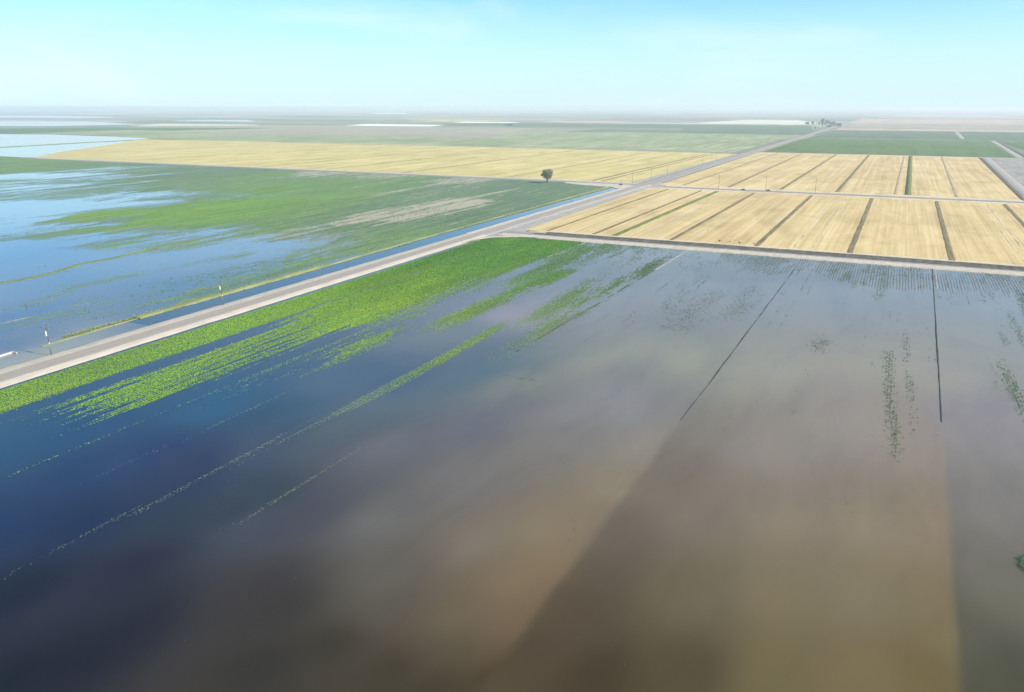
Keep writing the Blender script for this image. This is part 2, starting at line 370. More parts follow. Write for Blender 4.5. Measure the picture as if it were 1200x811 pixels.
# straw fields
e_shore = [g(40, 184.6), g(70, 178), g(110, 172.5), g(140, 167.5), g(165, 163.4)]
E_poly = [(-298, Y2B+4), (-298, 1636), (-600, 1655), (-1180, 1700)] + e_shore[::-1] + [(-1440, Y2B+4)]
sheet('straw_field', E_poly, .15, M['straw_far'], -.8)
for x, w in ((-641, .9), (-338, .7), (-350, 1.3), (-470, .5), (-780, .5), (-905, .5)):
    ridge('field_ditch', [(x, Y2B+14), (x, 1610)], [(-w-1.2, .16), (-w, .42), (w, .42), (w+1.2, .16)], M['ditch'] if x > -700 else M['ditch_green'], 14, .5, .1, int(-x))
A_poly = [(-251, Y1B), (-257, Y2A), (118, Y2A), (240, Y2A), (420, Y2A), (420, Y1B)]
sheet('straw_field', A_poly, .15, M['straw'], -.8)
for x0, x1, w, mm in ((-233.6, -234.2, .5, 'ditch'), (-196.5, -196, .7, 'ditch'), (-180, -178, 1.8, 'ditch_green'), (-137.6, -137.6, .9, 'ditch'), (-79.4, -78.4, .95, 'ditch'), (-20.6, -19.6, 1.0, 'ditch'), (37.6, 39.4, 1.0, 'ditch'), (95.8, 98, .9, 'ditch'), (155, 157, 1.2, 'ditch'), (213, 215, 1.2, 'ditch')):
    ridge('field_ditch', [(x0, Y1B+2), (x1, Y2A-7)], [(-w-.9, .16), (-w, .50), (-w*.25, .38), (w*.25, .38), (w, .50), (w+.9, .16)], M[mm], 7, .45, .12, int(x0+999))
trk = random.Random(3)
for q in range(16):
    x0 = trk.uniform(-235, 230); w = trk.uniform(.12, .3); ya = Y1B+trk.uniform(4, 12); yb = Y2A-trk.uniform(8, 16)
    ridge('wheel_track', [(x0, ya), (x0+trk.uniform(-3, 3), yb)], [(-w-.2, .152), (-w, .19), (w, .19), (w+.2, .152)], M['stubble'], 9, .7, .02, 300+q)
B_poly = [(-258, Y2B), (-265, Y3-8), (133, Y3-8), (117, Y2B)]
sheet('straw_field', B_poly, .15, M['straw'], -.8)
for x0, x1, w, mm in ((-230, -225, .4, 'ditch'), (-176.5, -179, .8, 'ditch'), (-117, -114, 1.0, 'ditch'), (-57, -54, 1.2, 'ditch'), (1.5, 9, .5, 'dry_ditch'), (12.3, 18.5, .8, 'dark_ditch'), (15, 21, 1.2, 'ditch_green'), (60, 73, .8, 'dry_ditch')):
    ridge('field_ditch', [(x0, Y2B+6), (x1, Y3-12)], [(-w-1.0, .16), (-w, .55), (w, .55), (w+1.0, .16)], M[mm], 10, .5, .1, int(x0+2999))
sheet('fallow_field', [(124, Y2B), (141, Y3-8), (900, Y3-8), (900, Y2B)], .1, M['fallow'], -.8)
ridge('field_track', [(119.5, Y2B-4), (136, Y3-4)], [(-2.5, -.2), (-1.5, .35), (1, .35), (2, -.2)], M['verge_dark'], 20, .4, .1, 5)
ridge('field_track', [(128, Y2B-4), (146, Y3-4)], [(-6.5, -.2), (-5.5, .30), (5.5, .30), (6.5, -.2)], M['gravel'], 20, .5, .05, 6)
ridge('field_track', [(203, Y3), (231, 2618)], [(-7, -.4), (-6, .2), (6, .2), (7, -.4)], M['gravel'], 40, .5, .05, 7)
ridge('field_ditch', [(215, Y3), (242, 2618)], [(-4, -.4), (-3, .25), (3, .25), (4, -.4)], M['verge_dark'], 40, .5, .05, 8)
ridge('field_track', [(163, 2722), (187, 3550)], [(-7, -.4), (-6, .2), (6, .2), (7, -.4)], M['gravel'], 60, .5, .05, 9)

# ------------------------------------------------------------------ roads
def strip(name, x0, x1, y0, y1, z, m): return sheet(name, [(x0, y0), (x1, y0), (x1, y1), (x0, y1)], z, m)
RZ = .42
ridge('road_bank', [(-271.5, -60), (-271.5, 498)], [(-11.8, -.6), (-9.6, RZ-.02), (-4, RZ), (2.5, RZ), (8.2, RZ-.02), (10.2, -.6)], M['dirt_pale'], 4, .55, .03, 11)
ridge('road_bank', [(-271.5, 498), (-271.5, 930)], [(-12.6, -.6), (-10.6, RZ-.02), (-4, RZ), (2.5, RZ), (8.2, RZ-.02), (10.2, -.6)], M['gravel'], 4, .6, .03, 13)
strip('road_shoulder', -281.9, -276.2, 498, 905, RZ+.035, M['dirt_pale'])
ridge('road_bank', [(-271.5, 930), (-271.5, 9000)], [(-12, -.6), (-9.5, RZ-.05), (-4, RZ), (4, RZ), (9, RZ-.05), (11, -.6)], M['dirt_grey'], 40, .4, .03, 12)
strip('road', -275.7, -267.5, -60, 9000, RZ+.09, M['asphalt'])
for x in (-275.35, -267.95): strip('road_marking', x, x+.13, -60, 3000, RZ+.102, M['line_white'])
for x in (-271.78, -271.50): strip('road_marking', x, x+.12, -60, 3000, RZ+.102, M['line_yellow'])
strip('road_verge', -264.0, -249.5, 560, 905, .12, M['gravel']); strip('road_verge', -261, -249.5, 925, 1720, .12, M['gravel']); strip('road_verge', -300, -282, 930, 1640, .10, M['gravel'])
strip('road_verge', -263, -247, 515, 562, .10, M['gravel'])
# first cross road: pale track by the water, grey road, weedy verge by the straw
def cross(name, x0, x1, y0, y1, z, m, seed, dy=0.0, wob=.5):
    w = (y1-y0)/2; yc = (y0+y1)/2
    return ridge(name, [(x0, yc), (x1, yc+dy)], [(-w-1.2, -.6), (-w, z-.02), (0, z), (w, z-.02), (w+1.2, -.6)], m, 6, wob, .04, seed)
cross('cross_road', -258, 460, Y1A-9.0, Y1A+.5, .55, M['dirt_pale'], 21, 4)
cross('cross_road', -262, 460, Y1A+.5, Y1A+12.5, .42, M['dirt_grey'], 22, 4, .3)
cross('road_verge', -236, 460, Y1A+5.5, Y1A+11, .72, M['verge_dark'], 23, 4, 1.0)
cross('road_verge', -230, 460, Y1A+14.5, Y1A+19.5, .50, M['verge_dark'], 24, 4, .9)
cross('road_verge', -240, 460, Y1A+19, Y1B+3, .22, M['stubble'], 25, 4, .5)
# the flared junction apron
sheet('junction_apron', [(-267, 466), (-262, 488), (-253, 500), (-236, 506), (-236, 519), (-247, 528), (-258, 552), (-267, 590)], .145, M['gravel'])
sheet('junction_apron', [(-264, 455), (-262, 474), (-255, 490), (-240, 500.5), (-225, 503), (-225, 507), (-242, 505), (-256, 497), (-264.5, 482)], .52, M['dirt_pale'], -.5)
cross('cross_road', -262, 400, Y2A+10, Y2A+24, .40, M['dirt_grey'], 26, 2, .6)
cross('road_verge', -246, 400, Y2A-2, Y2A+10.5, .30, M['stubble'], 27, 2, .8)
cross('road_verge', -246, 400, Y2B-18.5, Y2B+2, .30, M['stubble'], 28, 2, .8)
strip('road', -258, 400, Y2A+14.5, Y2A+20.5, .52, M['asphalt'])
cross('cross_road', -1480, -282, Y2A+22, Y2A+34, .5, M['dirt_grey'], 29, 2, .8)
cross('road_verge', -1480, -284, Y2B-7, Y2B+6, .35, M['dirt_pale'], 30, 2, .8)
cross('levee', -2400, -1440, Y2A+26, Y2A+33, .8, M['levee_grass'], 36, 2, .8)
sheet('junction_apron', [(-372, 905), (-340, 890), (-300, 880), (-284, 862), (-283, 925), (-372, 925)], .30, M['dirt_pale'], -.5)
sheet('junction_apron', [(-262, 872), (-256, 890), (-246, 899), (-246, 922), (-256, 932), (-262, 960)], .48, M['gravel'], -.5)
cross('cross_road', -262, 260, Y3-6, Y3+4, .35, M['dirt_pale'], 31, 0, .8)
cross('road_verge', -262, 900, Y3+6, Y3+16, .6, M['verge_dark'], 32, 0, 1.5)
cross('road_verge', -1500, -300, 1640, 1655, .6, M['dirt_grey'], 33, 45, 1.5)
cross('road_verge', -262, 900, 2598, 2608, .3, M['dirt_grey'], 34, 0, 1.5)
cross('road_verge', -262, 1500, 3556, 3582, .3, M['brown_soil'], 35, 0, 1.5)

# ------------------------------------------------------------------ canal left of the road
strip('canal_water', -301, -281.0, 218, 905, -.02, M['water'])
ridge('canal_bank', [(-295.5, 178), (-297, 205), (-297.5, 232)], [(-1.6, -.3), (-.5, .10), (.5, .12), (1.6, -.3)], M['bank_grass'], 3, .5, .12, 43)
ridge('canal_bank', [(-297.5, 224), (-298, 262), (-298, 330), (-298.5, 360)], [(-5.5, -.5), (-2.6, .30), (0, .42), (1.6, .34), (3.4, -.5)], M['bank_grass'], 3, 1.0, .2, 41)
ridge('canal_bank', [(-298, 350), (-298.5, 430), (-300, 470), (-301, 890)], [(-3.2, -.5), (-1.2, .34), (0, .42), (1.0, .36), (2.4, -.5)], M['bank_grass'], 5, .6, .2, 44)

for o in list(COL.objects):
    if o.name.split('.')[0] in ('road_bank', 'road_marking', 'road_shoulder', 'canal_water', 'canal_bank') or (o.name.split('.')[0] == 'road' and o.dimensions.y > 2000):
        o.rotation_euler = (0, 0, .0075); o.location = (-271.5-(-271.5*math.cos(.0075)-377*math.sin(.0075)), 377-(-271.5*math.sin(.0075)+377*math.cos(.0075)), 0)

# ------------------------------------------------------------------ flooded field right of the road
LEV = [-192.5, -120.5, -46.5, 20.0, 93.0, 166.0]
def grid(x0, x1, y0, y1, dx, dy):
    xs = np.linspace(x0, x1, int((x1-x0)/dx)+1); ys = np.linspace(y0, y1, int((y1-y0)/dy)+1)
    X, Y = np.meshgrid(xs, ys); idx = np.arange(X.size).reshape(X.shape)
    Fq = np.stack([idx[:-1, :-1], idx[:-1, 1:], idx[1:, 1:], idx[1:, :-1]], -1).reshape(-1, 4)
    return X.ravel(), Y.ravel(), Fq
def srgb2lin(c):
    c = np.asarray(c, float)/255.0
    return np.where(c <= .04045, c/12.92, ((c+.055)/1.055)**2.4)
# muddy water colour, with sky blue and darkening toward the camera painted in: (px, py) and body colour (linear)
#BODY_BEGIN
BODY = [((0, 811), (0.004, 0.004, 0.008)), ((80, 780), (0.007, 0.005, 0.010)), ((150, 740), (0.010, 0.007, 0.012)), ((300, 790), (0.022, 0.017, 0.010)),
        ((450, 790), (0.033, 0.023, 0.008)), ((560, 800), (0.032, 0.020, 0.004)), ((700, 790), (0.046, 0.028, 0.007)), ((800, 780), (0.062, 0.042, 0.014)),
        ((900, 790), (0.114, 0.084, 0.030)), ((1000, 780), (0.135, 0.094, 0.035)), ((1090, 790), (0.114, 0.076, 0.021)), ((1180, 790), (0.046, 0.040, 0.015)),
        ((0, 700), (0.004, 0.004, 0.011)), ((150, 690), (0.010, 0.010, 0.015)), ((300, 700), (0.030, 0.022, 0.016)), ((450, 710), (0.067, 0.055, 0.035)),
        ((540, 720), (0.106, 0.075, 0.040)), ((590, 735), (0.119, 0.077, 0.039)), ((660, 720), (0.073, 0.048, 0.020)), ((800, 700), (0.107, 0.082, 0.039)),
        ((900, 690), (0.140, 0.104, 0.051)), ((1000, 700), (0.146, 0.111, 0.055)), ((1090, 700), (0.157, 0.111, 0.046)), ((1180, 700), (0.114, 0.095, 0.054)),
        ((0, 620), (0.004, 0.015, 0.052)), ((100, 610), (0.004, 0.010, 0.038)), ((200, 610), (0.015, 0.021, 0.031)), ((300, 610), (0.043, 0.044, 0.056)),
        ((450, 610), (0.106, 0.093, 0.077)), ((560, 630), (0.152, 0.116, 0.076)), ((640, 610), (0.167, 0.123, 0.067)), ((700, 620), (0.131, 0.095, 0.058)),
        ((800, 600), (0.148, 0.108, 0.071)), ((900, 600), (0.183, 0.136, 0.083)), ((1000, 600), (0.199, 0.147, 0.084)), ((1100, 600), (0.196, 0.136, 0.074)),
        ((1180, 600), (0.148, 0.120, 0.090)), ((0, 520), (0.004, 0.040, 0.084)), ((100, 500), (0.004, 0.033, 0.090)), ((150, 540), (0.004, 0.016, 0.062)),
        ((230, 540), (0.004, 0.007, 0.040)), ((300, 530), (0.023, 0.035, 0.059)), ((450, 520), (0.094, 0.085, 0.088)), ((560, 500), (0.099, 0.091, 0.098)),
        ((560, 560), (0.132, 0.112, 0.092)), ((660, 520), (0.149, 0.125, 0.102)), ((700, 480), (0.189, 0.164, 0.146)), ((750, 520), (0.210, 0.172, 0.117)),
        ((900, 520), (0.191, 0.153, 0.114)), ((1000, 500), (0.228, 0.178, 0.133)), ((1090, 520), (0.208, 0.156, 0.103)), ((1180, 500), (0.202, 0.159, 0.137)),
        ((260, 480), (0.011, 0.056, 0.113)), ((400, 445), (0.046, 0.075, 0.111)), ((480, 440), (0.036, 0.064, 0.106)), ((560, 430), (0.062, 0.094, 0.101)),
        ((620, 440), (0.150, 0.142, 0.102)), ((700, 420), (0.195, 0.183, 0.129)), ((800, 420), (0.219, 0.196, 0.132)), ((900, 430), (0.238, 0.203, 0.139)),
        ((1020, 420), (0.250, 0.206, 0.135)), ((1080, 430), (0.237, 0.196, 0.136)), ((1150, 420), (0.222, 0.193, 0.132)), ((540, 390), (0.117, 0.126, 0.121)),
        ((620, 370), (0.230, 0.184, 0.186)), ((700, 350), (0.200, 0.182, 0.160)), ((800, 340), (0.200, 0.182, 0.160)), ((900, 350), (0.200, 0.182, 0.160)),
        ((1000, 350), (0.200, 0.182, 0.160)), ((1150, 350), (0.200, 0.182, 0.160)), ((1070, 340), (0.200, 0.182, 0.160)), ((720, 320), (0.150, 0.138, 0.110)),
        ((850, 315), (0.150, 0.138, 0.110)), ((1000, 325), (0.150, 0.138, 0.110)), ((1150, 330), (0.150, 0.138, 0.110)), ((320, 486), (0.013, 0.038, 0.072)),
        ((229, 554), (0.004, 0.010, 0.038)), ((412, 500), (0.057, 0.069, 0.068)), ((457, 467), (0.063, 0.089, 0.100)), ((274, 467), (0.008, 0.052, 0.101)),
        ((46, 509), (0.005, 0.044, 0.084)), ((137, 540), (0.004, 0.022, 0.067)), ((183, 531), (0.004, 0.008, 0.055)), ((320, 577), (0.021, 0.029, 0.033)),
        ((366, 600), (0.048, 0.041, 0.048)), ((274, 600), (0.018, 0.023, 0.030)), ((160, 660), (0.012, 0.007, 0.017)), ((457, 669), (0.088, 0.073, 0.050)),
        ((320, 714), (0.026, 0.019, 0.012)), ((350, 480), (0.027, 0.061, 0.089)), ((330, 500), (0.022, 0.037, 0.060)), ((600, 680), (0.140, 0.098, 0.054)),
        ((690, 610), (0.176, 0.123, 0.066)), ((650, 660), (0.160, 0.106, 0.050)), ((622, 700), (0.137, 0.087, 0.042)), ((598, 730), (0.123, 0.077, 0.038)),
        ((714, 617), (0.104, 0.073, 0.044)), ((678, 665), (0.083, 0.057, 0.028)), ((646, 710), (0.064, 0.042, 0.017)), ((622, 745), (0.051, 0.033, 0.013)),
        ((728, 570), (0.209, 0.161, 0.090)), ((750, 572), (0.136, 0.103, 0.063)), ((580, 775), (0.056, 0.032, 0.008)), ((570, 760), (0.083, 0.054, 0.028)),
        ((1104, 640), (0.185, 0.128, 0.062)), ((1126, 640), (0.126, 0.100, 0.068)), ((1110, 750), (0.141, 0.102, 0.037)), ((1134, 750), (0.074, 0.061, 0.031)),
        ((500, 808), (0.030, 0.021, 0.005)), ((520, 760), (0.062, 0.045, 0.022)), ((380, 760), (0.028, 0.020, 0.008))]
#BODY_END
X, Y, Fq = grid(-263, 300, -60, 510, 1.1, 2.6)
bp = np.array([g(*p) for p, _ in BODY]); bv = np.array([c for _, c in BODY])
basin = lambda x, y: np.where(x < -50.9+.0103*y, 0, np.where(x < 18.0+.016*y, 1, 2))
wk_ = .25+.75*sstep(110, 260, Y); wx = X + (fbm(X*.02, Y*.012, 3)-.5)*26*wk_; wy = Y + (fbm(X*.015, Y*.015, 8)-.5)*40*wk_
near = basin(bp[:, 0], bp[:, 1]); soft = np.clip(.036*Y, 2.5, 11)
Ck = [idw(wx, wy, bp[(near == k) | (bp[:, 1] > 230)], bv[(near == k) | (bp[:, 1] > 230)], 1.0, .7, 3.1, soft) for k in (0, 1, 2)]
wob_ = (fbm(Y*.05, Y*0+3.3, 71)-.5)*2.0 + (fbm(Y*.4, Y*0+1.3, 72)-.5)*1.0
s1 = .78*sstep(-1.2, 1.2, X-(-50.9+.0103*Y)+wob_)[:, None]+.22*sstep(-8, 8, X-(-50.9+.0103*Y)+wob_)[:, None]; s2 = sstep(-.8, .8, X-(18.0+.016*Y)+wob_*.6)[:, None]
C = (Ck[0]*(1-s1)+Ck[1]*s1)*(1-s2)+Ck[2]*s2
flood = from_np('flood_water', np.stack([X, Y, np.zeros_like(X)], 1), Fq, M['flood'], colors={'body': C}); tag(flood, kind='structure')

# levees between the basins: mostly just below the water, breaking it in places
ridge('levee', [(-192, 290), (-191, 320), (-190.5, 440), (-189, 450)], [(-1.0, -.3), (-.35, .00), (.35, .00), (1.0, -.3)], M['levee_grass'], 3, .3, .10, 51)
ridge('levee', [(-190.8, 440), (-188, 506)], [(-.8, -.3), (-.3, .10), (.3, .10), (.8, -.3)], M['gravel'], 3, .3, .10, 58)
ridge('levee', [(-123, 250), (-118.5, 436)], [(-1.0, -.3), (-.3, .02), (.3, .02), (1.0, -.3)], M['levee'], 3, .3, .10, 52)
ridge('levee', [(-118.6, 430), (-117, 506)], [(-.8, -.3), (-.3, .10), (.3, .10), (.8, -.3)], M['gravel'], 3, .3, .10, 59)
ridge('levee', [(-48.2, 250), (-46.7, 411), (-45.8, 506)], [(-.55, -.3), (-.16, .08), (.16, .08), (.55, -.3)], M['levee'], 3, .25, .13, 53)
ridge('levee', [(21.8, 248), (22.3, 275), (24.6, 420), (26, 506)], [(-.6, -.3), (-.15, .12), (.15, .12), (.55, -.3)], M['levee'], 3, .2, .10, 54)
ridge('levee', [(26.7, 446), (27.6, 506)], [(-.6, -.3), (-.15, .07), (.2, .08), (.6, -.3)], M['gravel'], 3, .2, .08, 55)
ridge('levee', [(21.3, 215), (21.9, 250)], [(-.5, -.3), (-.13, .01), (.13, .01), (.5, -.3)], M['levee'], 2, .25, .10, 60)
ridge('levee', [(-48.8, 215), (-48.2, 252)], [(-.5, -.3), (-.13, .015), (.13, .015), (.5, -.3)], M['levee'], 2, .25, .10, 61)

# ------------------------------------------------------------------ crops: leafy clumps scattered by surveyed density
def clumps(name, P, size, tint, m, blades=3, label=None):
    """P (n,3) bases, each clump is a few bent leaf faces of its own tint"""
    n = len(P); k = blades
    a = RNG.uniform(0, 2*np.pi, (n, k)); tilt = RNG.uniform(.10, .85, (n, k)); ln = size[:, None]*RNG.uniform(.7, 1.25, (n, k)); w = ln*RNG.uniform(.35, .55, (n, k))
    d = np.stack([np.cos(a)*np.cos(tilt), np.sin(a)*np.cos(tilt), np.sin(tilt)], -1); s = np.stack([-np.sin(a), np.cos(a), np.zeros_like(a)], -1)
    base = P[:, None, :] + RNG.normal(0, .12, (n, k, 3))*size[:, None, None]*np.array([1, 1, 0])
    v0 = base - s*w[..., None]*.25; v1 = base + s*w[..., None]*.25
    tip = base + d*ln[..., None]; tip[..., 2] -= ln*.12
    v2 = tip + s*w[..., None]*.6; v3 = tip - s*w[..., None]*.6
    V = np.stack([v0, v1, v2, v3], 2).reshape(-1, 3)
    Fq = np.arange(len(V)).reshape(-1, 4)
    T = np.repeat(tint*RNG.uniform(.86, 1.14, (n, 1)), k*4, axis=0)
    o = from_np(name, V, Fq, m, colors={'tint': T})
    return o
def scatter(x0, x1, y0, y1, per_m2, dens, row=1.0, jit=.22):
    n = int((x1-x0)*(y1-y0)*per_m2)
    x = RNG.uniform(x0, x1, n); y = RNG.uniform(y0, y1, n)
    if row: x = np.round(x/row)*row + RNG.normal(0, jit, n)
    keep = RNG.uniform(0, 1, n) < dens(x, y)
    return x[keep], y[keep]

def band(x, c, w, soft): return 1 - sstep(w-soft, w+soft, np.abs(x-c))
def strips_density(x, y):
    n1 = fbm(x*.09, y*.012, 21); n2 = fbm(x*.35, y*.05, 33); n3 = fbm(x*1.2, y*.3, 44, 2)
    nz = n1*.5+n2*.3+n3*.2
    d = np.zeros_like(x)
    # dense strip along the road; opens into streaks nearer the camera
    far = sstep(170, 330, y)
    edge = -258.8 + (n2-.5)*1.5
    main = sstep(edge-.8, edge+.8, x)*(1-sstep(-240.5, -237.5, x + (n2-.5)*3))
    ends = 1-sstep(500, 503, y)
    d = np.maximum(d, main*(.95+.5*(n2-.35)))
    # second band up to the levee: patchy near, closed further along
    b2 = sstep(-239, -236, x)*(1-sstep(-197, -193, x))
    far2 = sstep(215, 330, y)
    cover = .33 + .60*far2
    closeness = (1-sstep(-222, -196, x))*.14*(1-far2) + band(x, -213, 11, 6)*.25*sstep(120, 160, y)*(1-far2) + band(x, -229, 3.5, 3)*.18*(1-far2)
    gap = band(x, -235.5, 3.4, 2.0)*(1-sstep(175, 240, y))*.75
    fade_near = sstep(118, 165, y)
    n4 = fbm(x*.62, y*.009, 121, 3)*.62 + fbm(x*.16, y*.010, 123)*.24 + n3*.14
    nb = n4*(1-far2*.6) + nz*far2*.6
    b2m = sstep(.5-.05, .5+.06, nb + (cover+closeness-gap)-.59)*fade_near
    d = np.maximum(d, b2*b2m*(.95+.05*far2))
    # lanes of open water in the closed part
    for c, w, y0, y1 in ((-197.5, 1.6, 245, 400), (-201.5, 1.2, 290, 420), (-208, 1.0, 330, 400)):
        d *= 1 - .85*band(x, c+(n1-.5)*5, w, 1.0)*sstep(y0, y0+40, y)*(1-sstep(y1-50, y1, y))
    # double row on the levee
    d = np.maximum(d, (band(x, -193.8, .3, .3)+band(x, -192.3, .3, .3)*sstep(150, 200, y))*sstep(.40, .58, n2+.25*sstep(110, 200, y))*(.35+.55*sstep(140, 200, y))*sstep(84, 100, y))
    # beyond the levee
    p3 = band(x, -182, 5.5, 4)*sstep(185, 215, y)*(1-sstep(250, 275, y))
    d = np.maximum(d, p3*sstep(.40, .60, nz)*.8)
    p3b = band(x, -187.5, 2.2, 2)*sstep(150, 190, y)*(1-sstep(330, 380, y))
    d = np.maximum(d, p3b*sstep(.42, .62, nz)*.7)
    wv = -166 + 2.5*np.sin(y*.018)
    p4 = band(x, wv, 5.5, 3)*sstep(255, 300, y)*(1-sstep(385, 420, y))
    d = np.maximum(d, p4*sstep(.33, .52, nz)*.9)
    p4b = band(x, -176, 7, 5)*sstep(330, 380, y)
    d = np.maximum(d, p4b*sstep(.46, .64, nz)*.45)
    r5 = band(x, -145 + 1.2*np.sin(y*.03+1), .8+1.9*sstep(150, 200, y), .8)*sstep(120, 172, y)*(1-sstep(262, 300, y))
    d = np.maximum(d, r5*sstep(.38, .55, nz)*np.where(y < 172, .30, .75))
    r5n = band(x, -148.5, .7, .6)*sstep(98, 108, y)*(1-sstep(150, 175, y)); d = np.maximum(d, r5n*sstep(.48, .62, n2)*.40)
    r6 = band(x, -123.5, .6, .5)*sstep(100, 106, y)*(1-sstep(140, 160, y)); d = np.maximum(d, r6*sstep(.42, .58, n2)*.42)
    r7 = band(x, -172, 1.0, .9)*sstep(98, 110, y)*(1-sstep(160, 190, y)); d = np.maximum(d, r7*sstep(.50, .62, n2)*.30)
    r8 = band(x, -150.5, .8, .7)*sstep(70, 78, y)*(1-sstep(100, 112, y)); d = np.maximum(d, r8*sstep(.48, .62, n2)*.30)
    # green corner below the junction, thinning to the right
    cor = sstep(395, 470, y - np.clip(x+190, 0, 200)*.25)*(1-sstep(-200, -95, x))*sstep(-262, -256, x)
    d = np.maximum(d, cor*sstep(.42, .60, nz + .16*(1-sstep(-225, -150, x)))*(.9-.55*sstep(-205, -160, x)))
    # dark growth beside the second levee
    p6 = band(x, -125, 4.5, 3.5)*sstep(235, 300, y)*(1-sstep(430, 500, y)); d = np.maximum(d, p6*sstep(.36, .58, nz)*.75)
    p6b = band(x, -137, 5, 5)*sstep(270, 320, y)*(1-sstep(370, 420, y)); d = np.maximum(d, p6b*sstep(.42, .62, nz)*.5)
    return d
def right_density(x, y):
    n1 = fbm(x*.06, y*.012, 61); n2 = fbm(x*.3, y*.05, 63); nz = n1*.55+n2*.45
    top = sstep(430, 505, y)
    d = top*sstep(.42, .64, nz+.03)*.42
    for c, w, y0, y1, s in ((8, 1.6, 205, 330, .35), (13.5, 1.2, 225, 360, .22), (-17, 3, 300, 335, .30), (45, 1.8, 250, 330, .36), (56, 1.5, 240, 420, .25), (63, 2.2, 225, 480, .42), (47, 1.2, 340, 480, .25), (72, 2.0, 215, 420, .30), (-60, 5, 330, 420, .14), (-75, 6, 300, 400, .12), (-100, 4, 300, 340, .20), (-88, 3, 330, 440, .14), (-20, 6, 440, 500, .40), (-12, 3, 420, 470, .30), (30, 3, 420, 500, .25), (0, 2.0, 400, 500, .22)):
        d = np.maximum(d, band(x, c + 1.5*np.sin(y*.03+c), w, w*.8)*sstep(y0, y0+20, y)*(1-sstep(y1-25, y1, y))*sstep(.40, .56, nz)*min(.9, s*2.3))
    rr = random.Random(12)
    for q in range(90):
        c = rr.uniform(-112, 190); y1 = rr.uniform(330, 505); y0 = y1-rr.uniform(25, 110); s = rr.uniform(.10, .34)*(.5+.5*(y1 > 420))
        d = np.maximum(d, band(x, c, rr.uniform(.35, .9), .5)*sstep(y0, y0+20, y)*(1-sstep(y1-20, y1, y))*sstep(.44, .60, fbm(x*.5, y*.05, 200+q, 2))*s)
    return d

GREEN_NEAR = np.array([.27, .46, .014]); GREEN_MID = np.array([.120, .285, .042]); GREEN_DARK = np.array([.105, .160, .085])
def tint_mix(x, y):
    t = sstep(200, 430, y)[:, None]; r = fbm(x*.05, y*.012, 71)[:, None]; q = (sstep(-215, -130, x)*(.35+.5*sstep(380, 470, y)))[:, None]
    c = GREEN_NEAR*(1-t) + GREEN_MID*t
    c = c*(.8+.45*r)
    yel = (fbm(x*.12, y*.02, 77)[:, None] > .62)
    c = np.where(yel, c*np.array([1.25, 1.08, .9]), c)
    c = c*(1-q) + GREEN_DARK*q
    pale = (sstep(-196, -190, x)*(1-sstep(160, 230, y)))[:, None]*.7
    return c*(1-pale) + np.array([.36, .40, .26])*pale
x, y = scatter(-260, -90, 72, 508, 21.0, strips_density, 1.52, .34)
sz = RNG.uniform(.17, .33, x.size)*(1+.5*sstep(200, 420, y))*(1-.35*sstep(-196, -188, x)*(1-sstep(170, 230, y)))
o = clumps('crop_plants', np.stack([x, y, np.full(x.size, -.03)], 1), sz, tint_mix(x, y), M['leaf'], 3)
tag(o, 'bright green crop rows standing in flood water beside the paved road', 'crop', kind='stuff')
x, y = scatter(-115, 195, 200, 508, 3.2, right_density, .96, .12)
o = clumps('crop_plants', np.stack([x, y, np.full(x.size, -.03)], 1), RNG.uniform(.28, .52, x.size), np.array([.095, .165, .075])*RNG.uniform(.7, 1.25, (x.size, 1)), M['leaf'], 3)
tag(o, 'sparse dark plants poking out of the brown flood water below the straw fields', 'crop', kind='stuff')
# floating bits on the open water
x, y = scatter(-160, 110, 70, 320, .03, lambda a, b_: sstep(.5, .7, fbm(a*.05, b_*.04, 91))*.6, 0)
o = clumps('floating_debris', np.stack([x, y, np.full(x.size, 0.0)], 1), RNG.uniform(.12, .34, x.size), np.tile(np.array([.06, .058, .04]), (x.size, 1)), M['leaf'], 3)
tag(o, 'scattered bits of weed floating on the brown flood water', 'weed', kind='stuff')
# drowned furrows showing at the far edge of the field
def furrows():
    V = []; Q = []
    for xr in np.arange(-75, 230, 1.45):
        ys = np.arange(395, 503, 3.0)
        x = xr + (fbm(ys*.02, ys*0+xr, 5)-.5)*.8
        m_ = fbm(np.full_like(ys, xr)*.03, ys*.02, 15)*.6 + fbm(np.full_like(ys, xr)*.4, ys*.1, 16)*.4
        lim = sstep(390, 475, ys)*.70
        for i in range(len(ys)-1):
            if m_[i] < lim[i] and (xr > -30 or m_[i] < lim[i]-.12):
                b0 = len(V)
                for j in (i, i+1):
                    hh = .13*min(1, max(0, (lim[j]-m_[j])/.16+.15))-.012
                    V += [(x[j]-.30, ys[j], -.03), (x[j], ys[j], hh), (x[j]+.30, ys[j], -.03)]
                Q += [(b0, b0+1, b0+4, b0+3), (b0+1, b0+2, b0+5, b0+4)]
    o = from_np('furrow_ridges', V, Q, M['wet_soil']); tag(o, 'drowned plough furrows showing in rows through shallow water', 'furrows', kind='stuff')
furrows()

